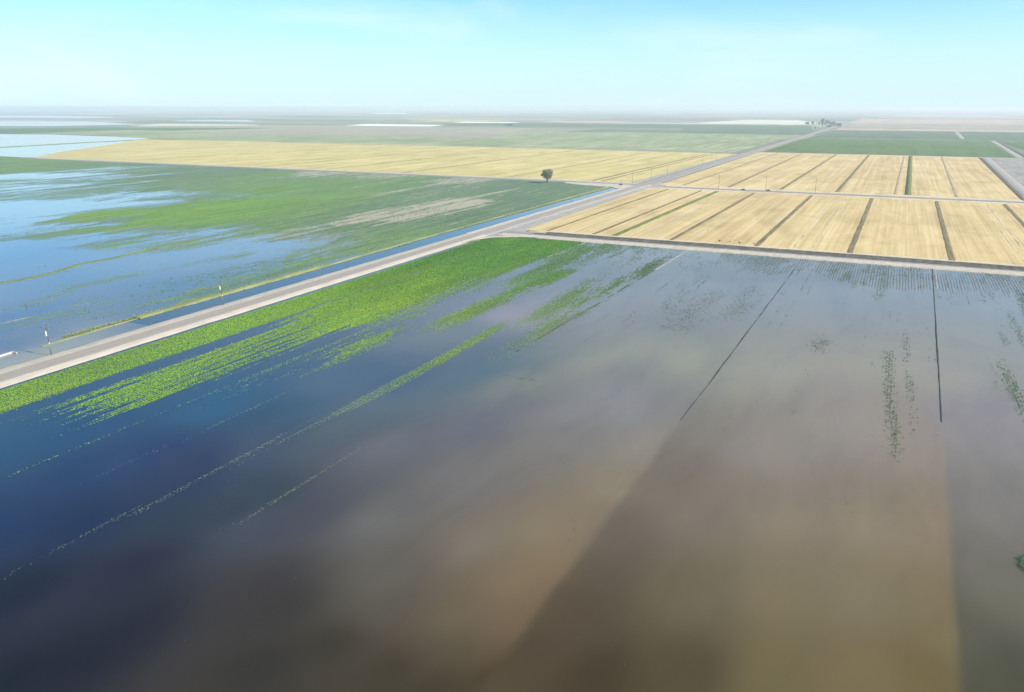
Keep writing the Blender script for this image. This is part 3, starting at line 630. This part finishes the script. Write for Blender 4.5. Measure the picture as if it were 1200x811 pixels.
# ------------------------------------------------------------------ flooded crop land left of the road
COVER = """190:0,.95,0,.5;60,.95,0,.4;120,.92,0,.3;200,.95,0,0
194:260,.8,.5,0;320,.8,.85,.1
202:380,.8,.95,.1
206:450,.85,.8,.2
212:540,.85,.85,0
216:620,.95,.1,0
200:0,.9,0,.6;40,.8,0,.4;100,.5,0,.2;150,.7,0,.2;200,.95,0,0;260,.85,.2,.1
207:0,.12,0,0;40,.18,0,0;80,.28,0,0;110,.5,0,.2;150,.62,0,.2;200,.92,0,0;240,.9,.1,.1;300,.95,.2,.5
213:0,.55,0,.4;50,.45,0,.3;100,.5,0,.2;150,.6,0,.2;400,.95,.1,.5
220:0,.32,0,.2;50,.38,0,.2;100,.5,0,.2;150,.66,0,.3;200,.8,.1,.2;260,.9,.1,.5;330,1,0,.7;400,1,0,.5;460,1,0,.4;520,.95,.3,0;600,1,.05,0
231:0,.55,0,.5;40,.62,0,.5;80,.45,0,.3;120,.28,0,.2;160,.32,0,.2;200,.5,0,.3;240,.75,0,.5;660,1,.1,0
240:0,.0,0,0;50,.0,0,0;100,.05,0,0;150,.12,0,0;190,.42,0,.4;215,.9,0,.9;270,1,0,1;330,1,0,.8;400,1,0,.4;450,.95,.1,.1;540,1,.1,0;600,1,0,0
244:480,.9,.8,0;500,.9,.7,0
250:0,.02,0,0;50,.02,0,0;80,.3,0,.6;100,.8,0,1;140,.95,0,1;200,1,0,1;280,1,0,.9;350,1,0,.6;400,.95,.1,.2;440,.9,.85,0;500,.95,.2,0;560,1,0,0
258:0,.25,0,.3;40,.3,0,.4;70,.85,0,.9;100,.75,0,.7;140,.6,0,.5;180,.95,0,1;250,1,0,.9;330,.95,0,.4;380,.9,.2,.2;420,.9,.9,0;460,.9,.6,0;520,1,0,.1
265:0,.08,0,0;40,.33,0,.3;80,.33,0,.3;120,.35,0,.3;160,.8,0,.8;220,.8,0,.7;280,.72,0,.5;340,.85,.1,.3;400,.9,.3,.1
270:0,.1,0,0;50,.35,0,.4;100,.72,0,.7;150,.6,0,.6;200,.4,0,.4;250,.35,0,.4;300,.5,0,.5;350,.8,.4,.2;400,.9,.4,.1;450,.95,.1,.2
278:0,.45,0,.5;50,.5,0,.5;90,.25,0,.3;130,.3,0,.3;180,.42,0,.4;220,.42,0,.5;260,.5,0,.5;300,.3,0,.4;340,.6,.3,.2;380,.65,.4,.1;420,.85,.1,.2;470,.95,0,.4
287:0,.03,0,0;60,.08,0,0;110,.5,0,.6;140,.65,0,.8;160,.4,0,.6;190,.5,0,.6;230,.5,0,.6;270,.08,0,0;320,.03,0,0;360,.3,0,.3;400,.55,.1,.2;440,.85,0,.3
300:0,.0,0,0;60,.0,0,0;100,.1,0,.4;200,.02,0,0;240,.08,0,.2;280,.25,0,.5;320,.12,0,.4;360,.38,0,.4;400,.65,0,.5
312:0,.0,0,0;50,.05,0,0;100,.0,0,0;150,.02,0,0;200,.08,0,.4;250,.2,0,.4;300,.32,0,.4;340,.55,0,.5
325:60,.0,0,0;100,.0,0,0;155,.28,0,.8;180,.12,0,.4;220,.26,0,.3;260,.38,0,.3;290,.5,0,.5
340:0,.0,0,0;40,.02,0,0;62,.2,0,.6;85,.24,0,.7;120,.08,0,.3;160,.14,0,.4;200,.28,0,.4;230,.4,0,.5
357:0,.02,0,0;30,.28,0,.6;50,.1,0,.5;80,.28,0,.6;100,.18,0,.6;130,.14,0,.4;170,.28,0,.5
372:0,.0,0,0;30,.14,0,.4;50,.28,0,.6;80,.32,0,.7;110,.14,0,.4
395:0,.0,0,0;15,.28,0,.7;40,.02,0,0;70,.04,0,0;110,.0,0,0
430:0,.0,0,0;-60,.0,0,0"""
cp, cv = [], []
for ln in COVER.split('\n'):
    py, rest = ln.split(':')
    for it in rest.split(';'):
        px, v, dr, br = (float(t) for t in it.split(','))
        if float(py) >= 300 and .04 < v < .5: v = v*1.1+.06
        cp.append(g(px, float(py))); cv.append((v, dr, br))
cv = np.array(cv)
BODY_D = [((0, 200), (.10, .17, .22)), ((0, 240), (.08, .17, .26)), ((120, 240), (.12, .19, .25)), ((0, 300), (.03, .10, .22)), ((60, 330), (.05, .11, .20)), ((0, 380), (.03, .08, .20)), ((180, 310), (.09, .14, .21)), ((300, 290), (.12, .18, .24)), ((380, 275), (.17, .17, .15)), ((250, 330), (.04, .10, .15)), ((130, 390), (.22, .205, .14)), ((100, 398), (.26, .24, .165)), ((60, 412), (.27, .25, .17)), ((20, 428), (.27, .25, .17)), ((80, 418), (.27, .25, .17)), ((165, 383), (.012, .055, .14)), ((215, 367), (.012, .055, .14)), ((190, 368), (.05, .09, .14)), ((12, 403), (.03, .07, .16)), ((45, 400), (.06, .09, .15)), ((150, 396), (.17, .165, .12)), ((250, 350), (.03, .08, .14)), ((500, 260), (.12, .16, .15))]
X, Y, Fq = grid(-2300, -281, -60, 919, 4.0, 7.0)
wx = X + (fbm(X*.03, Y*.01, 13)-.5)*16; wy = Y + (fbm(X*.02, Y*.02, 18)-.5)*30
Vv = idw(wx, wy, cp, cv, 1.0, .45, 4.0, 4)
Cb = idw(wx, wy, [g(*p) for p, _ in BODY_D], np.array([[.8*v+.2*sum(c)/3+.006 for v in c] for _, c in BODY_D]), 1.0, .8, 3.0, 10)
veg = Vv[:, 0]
# dry, pale strips left between the sown rows
for xc, w_, ya, yb, k_ in ((-506, 3.0, 640, 900, .9), (-497, 9, 640, 730, .55), (-395, 3.2, 560, 860, .9), (-404, 7, 560, 640, .5), (-352, 3, 540, 720, .7), (-318, 2.5, 480, 700, .55), (-470, 5, 760, 900, .6), (-575, 8, 700, 900, .5), (-640, 10, 800, 915, .6), (-440, 3, 600, 880, .45)):
    Vv[:, 1] = np.maximum(Vv[:, 1], (1-sstep(w_*.5, w_*1.5, np.abs(X-xc+(fbm(Y*.01, X*0+xc, 5)-.5)*10)))*sstep(ya, ya+60, Y)*(1-sstep(yb-60, yb, Y))*k_*1.15)
Vv[:, 1] = np.maximum(Vv[:, 1], (1-sstep(24, 42, np.abs(X+388)))*sstep(500, 540, Y)*(1-sstep(680, 740, Y))*.95)
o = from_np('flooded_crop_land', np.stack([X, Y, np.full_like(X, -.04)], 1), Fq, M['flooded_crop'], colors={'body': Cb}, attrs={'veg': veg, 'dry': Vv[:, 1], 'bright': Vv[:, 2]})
tag(o, kind='structure')
# grassy levee crossing the flooded land
lev = [g(*p) for p in ((-40, 339), (0, 332), (35, 326), (60, 320), (95, 309), (130, 303), (165, 295), (200, 287), (235, 281))]
ridge('levee', lev, [(-3.0, -.4), (-1.2, .22), (1.2, .25), (3.0, -.4)], M['levee_grass'], 5, .9, .2, 57)
# tufts over the flooded land, the canal bank and the levee
def left_density(x, y):
    v = idw(x, y, cp, cv, 1.0, .45, 4.0, 4)[:, 0]
    nz = fbm(x*.06, y*.006, 101)*.45 + fbm(x*.5, y*.05, 103)*.55
    return sstep(.42, .62, v + (nz-.5)*2.0)*.55
x, y = scatter(-760, -303, 170, 620, .30, left_density, 0)
vv = idw(x, y, cp, cv, 1.0, .45, 4.0, 4)
t = vv[:, 2:3]; tint = (np.array([.12, .18, .075])*(1-t) + np.array([.21, .34, .045])*t)
tint = np.where(RNG.uniform(0, 1, (x.size, 1)) < vv[:, 1:2]*.7, np.array([.30, .26, .16]), tint)
o = clumps('crop_plants', np.stack([x, y, np.full(x.size, -.05)], 1), RNG.uniform(.35, .75, x.size), tint, M['leaf'], 3)
tag(o, 'half drowned green crop on the flooded land left of the canal', 'crop', kind='stuff')
n = 15000; y = RNG.uniform(190, 880, n); x = -298.3 - sstep(430, 470, y)*2 + RNG.normal(0, 1, n)*np.where((y > 224) & (y < 355), 1.9, .9)
c = np.where(RNG.uniform(0, 1, (n, 1)) < .45, np.array([.42, .38, .10]), np.array([.22, .30, .05]))
x2, y2 = [], []
for (xa, ya), (xb, yb) in zip(lev, lev[1:]):
    k = int(math.hypot(xb-xa, yb-ya)*5); s = RNG.uniform(0, 1, k); x2.append(xa+(xb-xa)*s+RNG.normal(0, 1.1, k)); y2.append(ya+(yb-ya)*s+RNG.normal(0, 1.1, k))
x2 = np.concatenate(x2); y2 = np.concatenate(y2)
c2 = np.where(RNG.uniform(0, 1, (x2.size, 1)) < .35, np.array([.36, .36, .10]), np.array([.22, .30, .06]))
o = clumps('bank_grass', np.stack([np.concatenate([x, x2]), np.concatenate([y, y2]), np.full(n+x2.size, .1)], 1), RNG.uniform(.25, .52, n+x2.size), np.concatenate([c, c2]), M['leaf'], 3)
tag(o, 'yellow green grass growing along the canal bank and levee', 'grass', kind='stuff')

# ------------------------------------------------------------------ utility poles
def pole(x, y, z, h, kind, label):
    r = empty('utility_pole', (x, y, z)); tag(r, label, 'utility pole', 'utility poles along the roads')
    bm = bmesh.new(); tube(bm, [(0, 0, -.5), (0, 0, h*.5), (0, 0, h)], [.19, .155, .115], 10)
    obj('pole', bm, M['wood'] if kind != 'pale' else M['wood_pale'], r, True)
    arms = [(h-.45, 2.6)] if kind != 'transformer' else [(h-.45, 2.8), (h-1.9, 2.4)]
    for za, wa in arms:
        bm = bmesh.new(); box(bm, (0, .17, za), (wa, .10, .13), .015)
        box(bm, (-.45, .11, za-.28), (.9, .02, .05), 0); box(bm, (.45, .11, za-.28), (.9, .02, .05), 0)
        a = obj('crossarm', bm, M['wood_pale'], r)
        for k in (-.46, -.2, .46):
            bm = bmesh.new(); tube(bm, [(k*wa, .17, za+.06), (k*wa, .17, za+.16), (k*wa, .17, za+.2), (k*wa, .17, za+.3)], [.025, .03, .075, .05], 8)
            obj('insulator', bm, M['ceramic'], a, True)
    if kind == 'transformer':
        bm = bmesh.new(); zt = h-4.9
        tube(bm, [(-.62, 0, zt), (-.62, 0, zt+.06), (-.62, 0, zt+1.75), (-.62, 0, zt+1.86)], [.40, .44, .44, .30], 16)
        for q in (.35, 1.35): box(bm, (-.30, 0, zt+q), (.30, .12, .10), 0)
        t = obj('transformer', bm, M['white_metal'], r, False)
        for q in (-.16, .16):
            bm = bmesh.new(); tube(bm, [(-.62+q, 0, zt+1.80), (-.62+q, 0, zt+1.98), (-.62+q, 0, zt+2.2)], [.05, .085, .04], 8); obj('bushing', bm, M['ceramic'], t, True)
        bm = bmesh.new(); box(bm, (.14, -.16, 5.0), (.42, .22, .62), .02); obj('service_box', bm, M['white_metal'], r)
        bm = bmesh.new(); tube(bm, [(.17, -.10, 0), (.17, -.10, 4.7)], [.05, .05], 8); obj('conduit', bm, M['grey_metal'], r, True)
    return r
pole(-278.9, 172.0, .1, 12.6, 'transformer', 'tall dark utility pole with white transformer and crossarms, nearest the camera by the muddy verge')
pole(-279.2, 257.6, .25, 12.4, 'transformer2' and 'transformer', 'second pole with a white transformer, between the paved road and the blue canal')
pole(-290.0, 728.0, .3, 11.5, 'pale', 'pale weathered pole on the canal bank, nearest to the lone tree on its right')
pole(-304.0, 925.0, .3, 5.2, 'plain', 'short stub pole beside the dirt junction left of the paved road')
for (px, py), h, lb in (((741, 215), 14.0, 'tallest pole on the left roadside, just past the dirt junction'),
                        ((763, 209), 11.0, 'left roadside pole second past the dirt junction'),
                        ((782, 204), 13.5, 'left roadside pole third past the dirt junction'),
                        ((823, 192), 13.0, 'distant left roadside pole just before the white car'),
                        ((839, 189), 12.5, 'faint left roadside pole standing beside the white car'),
                        ((952, 151.8), 38.0, 'very tall distant mast-like pole left of the farm trees')):
    X0, Y0 = g(px, py); pole(X0, Y0, .1, h, 'plain', lb)
for (px, py), lb in (((842, 222), 'pole on the second cross road standing over the green ditch end'),
                     ((897, 224.2), 'pole on the second cross road beside the dark car'),
                     ((955, 226.6), 'pole furthest right along the second cross road among the straw fields')):
    X0, Y0 = g(px, py); pole(X0, Y0, .3, 16.0, 'plain', lb)

# ------------------------------------------------------------------ trees
def tree(name, x, y, z, h, w, label, seed, trunk_h=.3, col=(.060, .075, .040), n=2600, leaf=.55, lobes=11, shape='round', group=None):
    rg = np.random.default_rng(seed); rr = random.Random(seed)
    r = empty(name, (x, y, z)); tag(r, label, 'tree', group)
    bm = bmesh.new(); lean = rr.uniform(-.03, .03)*h
    tube(bm, [(0, 0, -.4), (0, 0, .02*h), (lean*.4, 0, trunk_h*h), (lean, .2, h*.62), (lean, .1, h*.8)], [.14*h*.75, .10*h*.75, .07*h*.8, .03*h, .008*h], 10)
    cen = []
    for k in range(lobes):
        a = k*2.399+rr.uniform(-.4, .4); u = (k+.5)/lobes
        if shape == 'round': zc = h*(trunk_h+.16 + (.80-trunk_h)*u); rad = w*.5*math.sqrt(max(.05, 1-((u-.45)/.62)**2))*rr.uniform(.30, .98)
        else: zc = h*(.22+.72*u); rad = w*.5*(1-.55*u)*rr.uniform(.35, .75)
        c = Vector((rad*math.cos(a)+lean, rad*math.sin(a), min(zc, h*.86)))
        cen.append((c, w*rr.uniform(.15, .25)))
        s = Vector((lean*.4, 0, h*min(trunk_h+.06+.25*u, .7))); mid = s.lerp(c, .55)+Vector((0, 0, h*.02))
        tube(bm, [s, mid, c], [.022*h*.8, .013*h, .005*h], 6)
    obj('trunk', bm, M['bark'], r, True)
    P = []; T = []
    for c, cr in cen:
        m_ = int(n/lobes*rr.uniform(.7, 1.3)); d = rg.normal(0, 1, (m_, 3)); d /= np.linalg.norm(d, axis=1)[:, None]
        rad = cr*rg.uniform(.35, 1.12, m_)**.6
        p = np.array(c) + d*rad[:, None]*np.array([1, 1, .82]); P.append(p)
        T.append(np.tile(np.array(col)*rr.uniform(.75, 1.35), (m_, 1))*rg.uniform(.75, 1.25, (m_, 1)))
    P = np.concatenate(P); T = np.concatenate(T); keep = P[:, 2] < h*1.03; P = P[keep]; T = T[keep]; k = len(P)
    a = rg.normal(0, 1, (k, 3)); a /= np.linalg.norm(a, axis=1)[:, None]; b_ = np.cross(a, rg.normal(0, 1, (k, 3))); b_ /= np.linalg.norm(b_, axis=1)[:, None]
    s = leaf*rg.uniform(.6, 1.3, (k, 1)); V = np.stack([P-a*s, P-b_*s*.5, P+a*s, P+b_*s*.5], 1).reshape(-1, 3)
    from_np('crown', V, np.arange(len(V)).reshape(-1, 4), M['tree_leaf'], r, colors={'tint': np.repeat(T, 4, 0)})
    return r
tree('lone_tree', -391.5, 899.0, -.1, 16.8, 14, 'lone bushy grey green tree on the corner of the flooded crop land', 8, .22, (.28, .295, .175), 5200, .5, 20)
FG = 'trees around the distant farmstead'
FY = 4150
def farm_xy(px, py): return g(px, py)
for px, py, h, w, sh, sd, lb in ((945.5, 146.2, 15, 20, 'round', 11, 'small grey tree furthest left of the distant farmstead'),
                             (952.0, 146.0, 18, 18, 'round', 12, 'tree right beside the tall mast at the distant farmstead'),
                             (958.8, 146.4, 13, 18, 'round', 17, 'low tree between the mast and the tallest farm tree'),
                             (963.5, 147.8, 40, 24, 'tall', 13, 'tallest spire-like tree at the distant farmstead'),
                             (968.5, 147.0, 27, 36, 'round', 14, 'broad tree just right of the tallest farm tree'),
                             (974.5, 148.4, 24, 34, 'round', 15, 'dark wide tree in front of the farm sheds'),
                             (971.3, 149.2, 12, 20, 'round', 18, 'low bushy tree in front of the farm house'),
                             (982.5, 148.6, 17, 28, 'round', 16, 'rounded tree furthest right of the distant farmstead'),
                             (954.5, 150.6, 8, 10, 'round', 19, 'small lone tree by the pale tank near the mast')):
    X0, Y0 = g(px, py); tree('farm_tree', X0, Y0, -.6, h, w, lb, sd, .18, (.045, .062, .045), 900, 1.5, 9, sh, FG)

# ------------------------------------------------------------------ farm buildings
def shed(x, y, L_, W_, H_, rz, label, name='farm_shed', doors=1):
    r = empty(name, (x, y, -.6), rz); tag(r, label, 'building', 'farm buildings')
    bm = bmesh.new()
    box(bm, (0, 0, H_*.5), (L_, W_, H_), 0)
    for sx in (-1, 1):
        a = bm.verts.new((sx*L_/2, -W_/2, H_)); b2 = bm.verts.new((sx*L_/2, W_/2, H_)); c = bm.verts.new((sx*L_/2, 0, H_*1.38)); bm.faces.new((a, b2, c))
    obj('wall', bm, M['house_wall'], r)
    bm = bmesh.new()
    for s in (-1, 1):
        p = [(-L_/2-.5, s*(W_/2+.6), H_-.15), (L_/2+.5, s*(W_/2+.6), H_-.15), (L_/2+.5, 0, H_*1.38+.12), (-L_/2-.5, 0, H_*1.38+.12)]
        q = [(a, b_, c+.15) for a, b_, c in p]; vs = [bm.verts.new(v) for v in p+q]
        for f in ((0, 1, 2, 3), (4, 5, 6, 7), (0, 1, 5, 4), (1, 2, 6, 5), (2, 3, 7, 6), (3, 0, 4, 7)): bm.faces.new([vs[i] for i in f])
    obj('roof', bm, M['house_roof'], r)
    for k in range(doors):
        bm = bmesh.new(); box(bm, (-L_*.25+k*L_*.4, -W_/2-.05, H_*.36), (L_*.18, .12, H_*.72), .02); obj('door', bm, M['house_dark'], r)
    for k in (0.08, .32):
        bm = bmesh.new(); box(bm, (L_*k, -W_/2-.04, H_*.6), (1.4, .1, 1.1), .02); obj('window', bm, M['house_dark'], r)
for px, py, a, b_, h, rz, lb in ((957.0, 146.6, 16, 11, 6.5, .3, 'white shed standing left of the tallest farm tree'),
                                (971.8, 147.4, 22, 14, 7, .2, 'white barn between the broad farm trees'),
                                (978.8, 147.6, 26, 14, 7, .2, 'long white barn beside the rightmost farm tree'),
                                (974.8, 144.6, 18, 12, 7, .1, 'white building furthest back behind the farm trees'),
                                (961.3, 149.6, 12, 7, 4, .2, 'small white roadside shed in front of the farm trees')):
    X0, Y0 = g(px, py); shed(X0, Y0, a, b_, h, rz, lb)
X0, Y0 = g(952.8, 150.7); r = empty('water_tank', (X0, Y0, -.6)); tag(r, 'pale upright water tank at the foot of the tall mast', 'tank')
bm = bmesh.new(); tube(bm, [(0, 0, 0), (0, 0, 6.8), (0, 0, 7.0)], [2.4, 2.4, 2.3], 20); obj('tank_body', bm, M['white_metal'], r, False)
bm = bmesh.new(); tube(bm, [(0, 0, 7.0), (0, 0, 7.9)], [2.45, .25], 20); obj('lid', bm, M['grey_metal'], r, False)

# ------------------------------------------------------------------ cars
def car(x, y, z, rz, paint, label):
    r = empty('car', (x, y, z), rz); tag(r, label, 'car')
    prof = [(-2.3, .35), (-2.32, .75), (-2.2, .95), (-1.1, 1.02), (-.55, 1.52), (1.15, 1.54), (1.75, 1.05), (2.25, .98), (2.32, .6), (2.3, .35)]
    bm = bmesh.new(); rows_ = []
    for yy, k in ((-.9, .94), (-.82, 1.0), (.82, 1.0), (.9, .94)):
        rows_.append([bm.verts.new((px*(.99 if abs(yy) > .85 else 1), yy*(.84 if pz > 1.2 else 1), .35+(pz-.35)*k)) for px, pz in prof])
    n = len(prof)
    for a, b_ in zip(rows_, rows_[1:]):
        for i in range(n): bm.faces.new((a[i], a[(i+1) % n], b_[(i+1) % n], b_[i]))
    bm.faces.new(rows_[0]); bm.faces.new(rows_[-1][::-1])
    obj('body', bm, M[paint], r)
    for s in (-1, 1):
        bm = bmesh.new(); yy = s*.83
        vs = [bm.verts.new(v) for v in ((-.95, yy*1.03, 1.08), (1.45, yy*1.03, 1.08), (1.08, yy*.93, 1.44), (-.55, yy*.93, 1.44))]; bm.faces.new(vs)
        bmesh.ops.solidify(bm, geom=bm.faces[:], thickness=.03); obj('side_window', bm, M['glass'], r)
    for pts in (((-1.13, 1.06), (-.62, 1.50)), ((1.74, 1.09), (1.20, 1.53))):
        (xa, za), (xb, zb) = pts; sg = -.02 if xa < 0 else .02
        bm = bmesh.new(); vs = [bm.verts.new(v) for v in ((xa+sg, -.7, za), (xa+sg, .7, za), (xb+sg, .6, zb), (xb+sg, -.6, zb))]; bm.faces.new(vs)
        bmesh.ops.solidify(bm, geom=bm.faces[:], thickness=.02); obj('windscreen', bm, M['glass'], r)
    for sx in (-1.4, 1.4):
        for s in (-1, 1):
            bm = bmesh.new(); tube(bm, [(sx, s*.70, .34), (sx, s*.93, .34)], [.34, .34], 16); w = obj('wheel', bm, M['rubber'], r, False)
            bm = bmesh.new(); tube(bm, [(sx, s*.92, .34), (sx, s*.945, .34)], [.2, .18], 12); obj('rim', bm, M['grey_metal'], w, False)
    for s in (-1, 1):
        bm = bmesh.new(); box(bm, (-2.31, s*.62, .78), (.06, .34, .14), .01); obj('headlight', bm, M['lamp'], r)
    return r
car(-280.6, 1350, RZ+.1, math.pi/2, 'car_white', 'white car driving on the paved road past the left straw field')
car(-279.3, 1700, RZ+.1, -math.pi/2, 'car_white', 'white car furthest away on the paved road near the green field')
X0, Y0 = g(872, 222.6); car(X0, 909, .53, .0, 'car_dark', 'dark car on the second cross road nearest the paved road')
X0, Y0 = g(899, 224.4); car(X0+1, 912.5, .53, math.pi, 'car_dark', 'dark car on the second cross road passing the middle pole')
X0, Y0 = g(731, 217.5); car(X0-4, Y0, .32, .25, 'car_dark', 'dark car parked on the pale dirt junction left of the road')

# ------------------------------------------------------------------ birds flying in a line in front of the straw
def bird(px, py, k, flap, bank, head, label):
    gx, gy = g(px, py); p = Vector((0, 0, CAM_Z)).lerp(Vector((gx, gy, 0)), k)
    bm = bmesh.new()
    def sec(x, wy, wz, z=0): return [bm.verts.new((x, wy*math.cos(a), z+wz*math.sin(a))) for a in (math.pi*2*i/8 for i in range(8))]
    S_ = [sec(-.42, .03, .015), sec(-.28, .05, .035), sec(-.05, .085, .075), sec(.12, .075, .07), sec(.24, .03, .032, .02), sec(.34, .032, .032, .03), sec(.39, .02, .02, .03), sec(.50, .005, .005, .0)]
    for a, b_ in zip(S_, S_[1:]):
        for i in range(8): bm.faces.new((a[i], a[(i+1) % 8], b_[(i+1) % 8], b_[i]))
    bm.faces.new(S_[0]); bm.faces.new(S_[-1])
    for s in (-1, 1):
        pr = None
        for j, (d, ch, sw) in enumerate(((.03, .26, 0), (.22, .25, .04), (.42, .21, .0), (.60, .11, -.10))):
            ang = flap + (.25 if j > 1 else 0)*-1; z = .04 + (d*math.sin(flap) if j < 2 else .22*math.sin(flap)+(d-.22)*math.sin(flap-.35)); yy = s*(d*math.cos(flap) if j < 2 else .22*math.cos(flap)+(d-.22)*math.cos(flap-.35))
            cur = [bm.verts.new((sw+ch*.5, yy, z+.012)), bm.verts.new((sw-ch*.5, yy, z)), bm.verts.new((sw, yy, z-.012))]
            if pr:
                for i in range(3): bm.faces.new((pr[i], pr[(i+1) % 3], cur[(i+1) % 3], cur[i]))
            else: bm.faces.new(cur)
            pr = cur
        bm.faces.new(pr)
    o = obj('bird', bm, M['feather'], None, False); o.location = p; o.rotation_euler = (bank, 0, head); o.scale = (1.6, 1.6, 1.6)
    tag(o, label, 'bird', 'dark birds flying in a line over the straw field')
bird(843, 282.5, .42, .70, .35, 2.2, 'dark bird flying first on the left of the line, wings raised')
bird(855, 283.4, .42, .45, -.55, 1.8, 'dark bird second in the line over the straw, wings tilted up')
bird(866.5, 284.8, .42, .60, .45, 2.3, 'dark bird third in the line over the straw, wings half raised')
bird(883.5, 285.6, .42, .15, .5, 2.0, 'dark bird last on the right of the line, gliding on flat wings')

# ------------------------------------------------------------------ small things in the water
x0, y0 = g(18, 414.8); r = empty('concrete_weir', (x0-.3, y0, 0)); tag(r, 'pale concrete weir wall standing in shallow water left of the nearest pole', 'weir')
bm = bmesh.new(); box(bm, (-1.2, -7.0, .12), (.55, 15, 1.0), .04, .10); obj('wall', bm, M['concrete'], r)
bm = bmesh.new(); box(bm, (-.5, .35, .15), (2.2, .35, .9), .04, .10); obj('wing_wall', bm, M['concrete'], r)
x0, y0 = g(30.3, 358.5); r = empty('marker_post', (x0, y0, 0)); tag(r, 'short dark post standing alone in the flood water among drowned weeds', 'post')
bm = bmesh.new(); tube(bm, [(0, 0, -.6), (.02, 0, 1.0), (.05, 0, 1.9)], [.16, .15, .13], 8); obj('post', bm, M['wood'], r, True)
bm = bmesh.new(); tube(bm, [(.05, 0, 1.9), (.05, 0, 1.98)], [.17, .1], 8); obj('cap', bm, M['grey_metal'], r, True)
# reeds at the right edge
n = 170; bx, by = g(1200, 662); x = bx-.9+np.abs(RNG.normal(0, 1.1, n)); y = by+RNG.uniform(-3.8, 4.2, n)*np.clip(.5+.4*(x-bx+.9), .5, 1)
hgt = RNG.uniform(.35, .95, n); an = RNG.uniform(0, 2*np.pi, n); wd = RNG.uniform(.04, .10, n); ln = RNG.uniform(.05, .55, n); la = RNG.uniform(0, 2*np.pi, n)
b0 = np.stack([x, y, np.full(n, -.05)], 1); sd_ = np.stack([np.cos(an)*wd, np.sin(an)*wd, np.zeros(n)], 1); tp = b0+np.stack([np.cos(la)*ln, np.sin(la)*ln, hgt], 1)
V = np.stack([b0-sd_, b0+sd_, tp+sd_*.5, tp-sd_*.5], 1).reshape(-1, 3)
o = from_np('reed_clump', V, np.arange(4*n).reshape(-1, 4), M['leaf'], colors={'tint': np.repeat(np.array([.13, .29, .13])*RNG.uniform(.35, 1.5, (n, 1)), 4, 0)})
tag(o, 'dark green reed clump rising from the brown water at the right edge', 'reeds', kind='thing')

# ------------------------------------------------------------------ air
bm = bmesh.new(); box(bm, (0, 0, 48.5), (124000, 124000, 101.0))
m = bpy.data.materials.new('haze'); m.use_nodes = True; nt = m.node_tree; nt.nodes.remove(nt.nodes['Principled BSDF'])
pv = N(nt, 'ShaderNodeVolumePrincipled'); pv.inputs['Density'].default_value = 1.15e-4; pv.inputs['Color'].default_value = (.90, .96, 1.0, 1); pv.inputs['Anisotropy'].default_value = .1
L(nt, pv.outputs[0], nt.nodes['Material Output'].inputs['Volume'])
hz = obj('haze', bm, m); tag(hz, kind='stuff'); hz['label'] = 'pale blue haze over the whole plain'; hz['category'] = 'haze'

# ------------------------------------------------------------------ light
SUN_EL = math.radians(37.0); SUN_AZ = math.radians(88.0)     # azimuth from +Y towards +X
sd = Vector((math.sin(SUN_AZ)*math.cos(SUN_EL), math.cos(SUN_AZ)*math.cos(SUN_EL), math.sin(SUN_EL)))
sun_d = bpy.data.lights.new('sun', 'SUN'); sun_d.energy = 4.2; sun_d.angle = math.radians(.53); sun_d.color = (1, .955, .88)
sun = bpy.data.objects.new('sun', sun_d); COL.objects.link(sun); sun.rotation_euler = (-sd).to_track_quat('-Z', 'Y').to_euler(); sun.location = (0, 0, 300)

w = bpy.data.worlds.new('World'); S.world = w; w.use_nodes = True; nt = w.node_tree; bg = nt.nodes['Background']
sky = N(nt, 'ShaderNodeTexSky', sky_type='NISHITA'); sky.sun_disc = False; sky.sun_elevation = SUN_EL; sky.sun_rotation = SUN_AZ
sky.altitude = 0; sky.air_density = .7; sky.dust_density = 0.0; sky.ozone_density = 2.0
tc = N(nt, 'ShaderNodeTexCoord'); mp = N(nt, 'ShaderNodeMapping'); mp.inputs['Scale'].default_value = (2.2, 2.2, 9); mp.inputs['Location'].default_value = (1.3, .4, 0); L(nt, tc.outputs['Generated'], mp.inputs['Vector'])
cn = N(nt, 'ShaderNodeTexNoise'); cn.inputs['Scale'].default_value = 1.6; cn.inputs['Detail'].default_value = 6; cn.inputs['Roughness'].default_value = .55; cn.inputs['Distortion'].default_value = .6; L(nt, mp.outputs[0], cn.inputs['Vector'])
cf = math_(nt, 'MULTIPLY', smooth(nt, cn.outputs['Fac'], .47, .80), .38)
tint = mixc(nt, 1.0, sky.outputs[0], (.70, 1.04, 1.03), 'MULTIPLY')
sz_ = N(nt, 'ShaderNodeSeparateXYZ'); L(nt, tc.outputs['Generated'], sz_.inputs[0])
low = math_(nt, 'SUBTRACT', 1.0, smooth(nt, sz_.outputs[2], 0.0, .16))     # hazy air low in the sky
tint = mixc(nt, math_(nt, 'MULTIPLY', low, .93), tint, (3.85, 4.95, 5.35))
L(nt, mixc(nt, cf, tint, (5.0, 5.7, 5.7)), bg.inputs['Color']); bg.inputs['Strength'].default_value = .11

S.view_settings.view_transform = 'Standard'; S.view_settings.look = 'None'; S.view_settings.exposure = .75; S.view_settings.gamma = 1; S.view_settings.use_curve_mapping = False
S.render.engine = 'CYCLES'
S.cycles.use_denoising = True
S.cycles.max_bounces = 6; S.cycles.diffuse_bounces = 2; S.cycles.glossy_bounces = 3; S.cycles.transmission_bounces = 2; S.cycles.volume_bounces = 1; S.cycles.transparent_max_bounces = 8
S.cycles.sample_clamp_indirect = 6
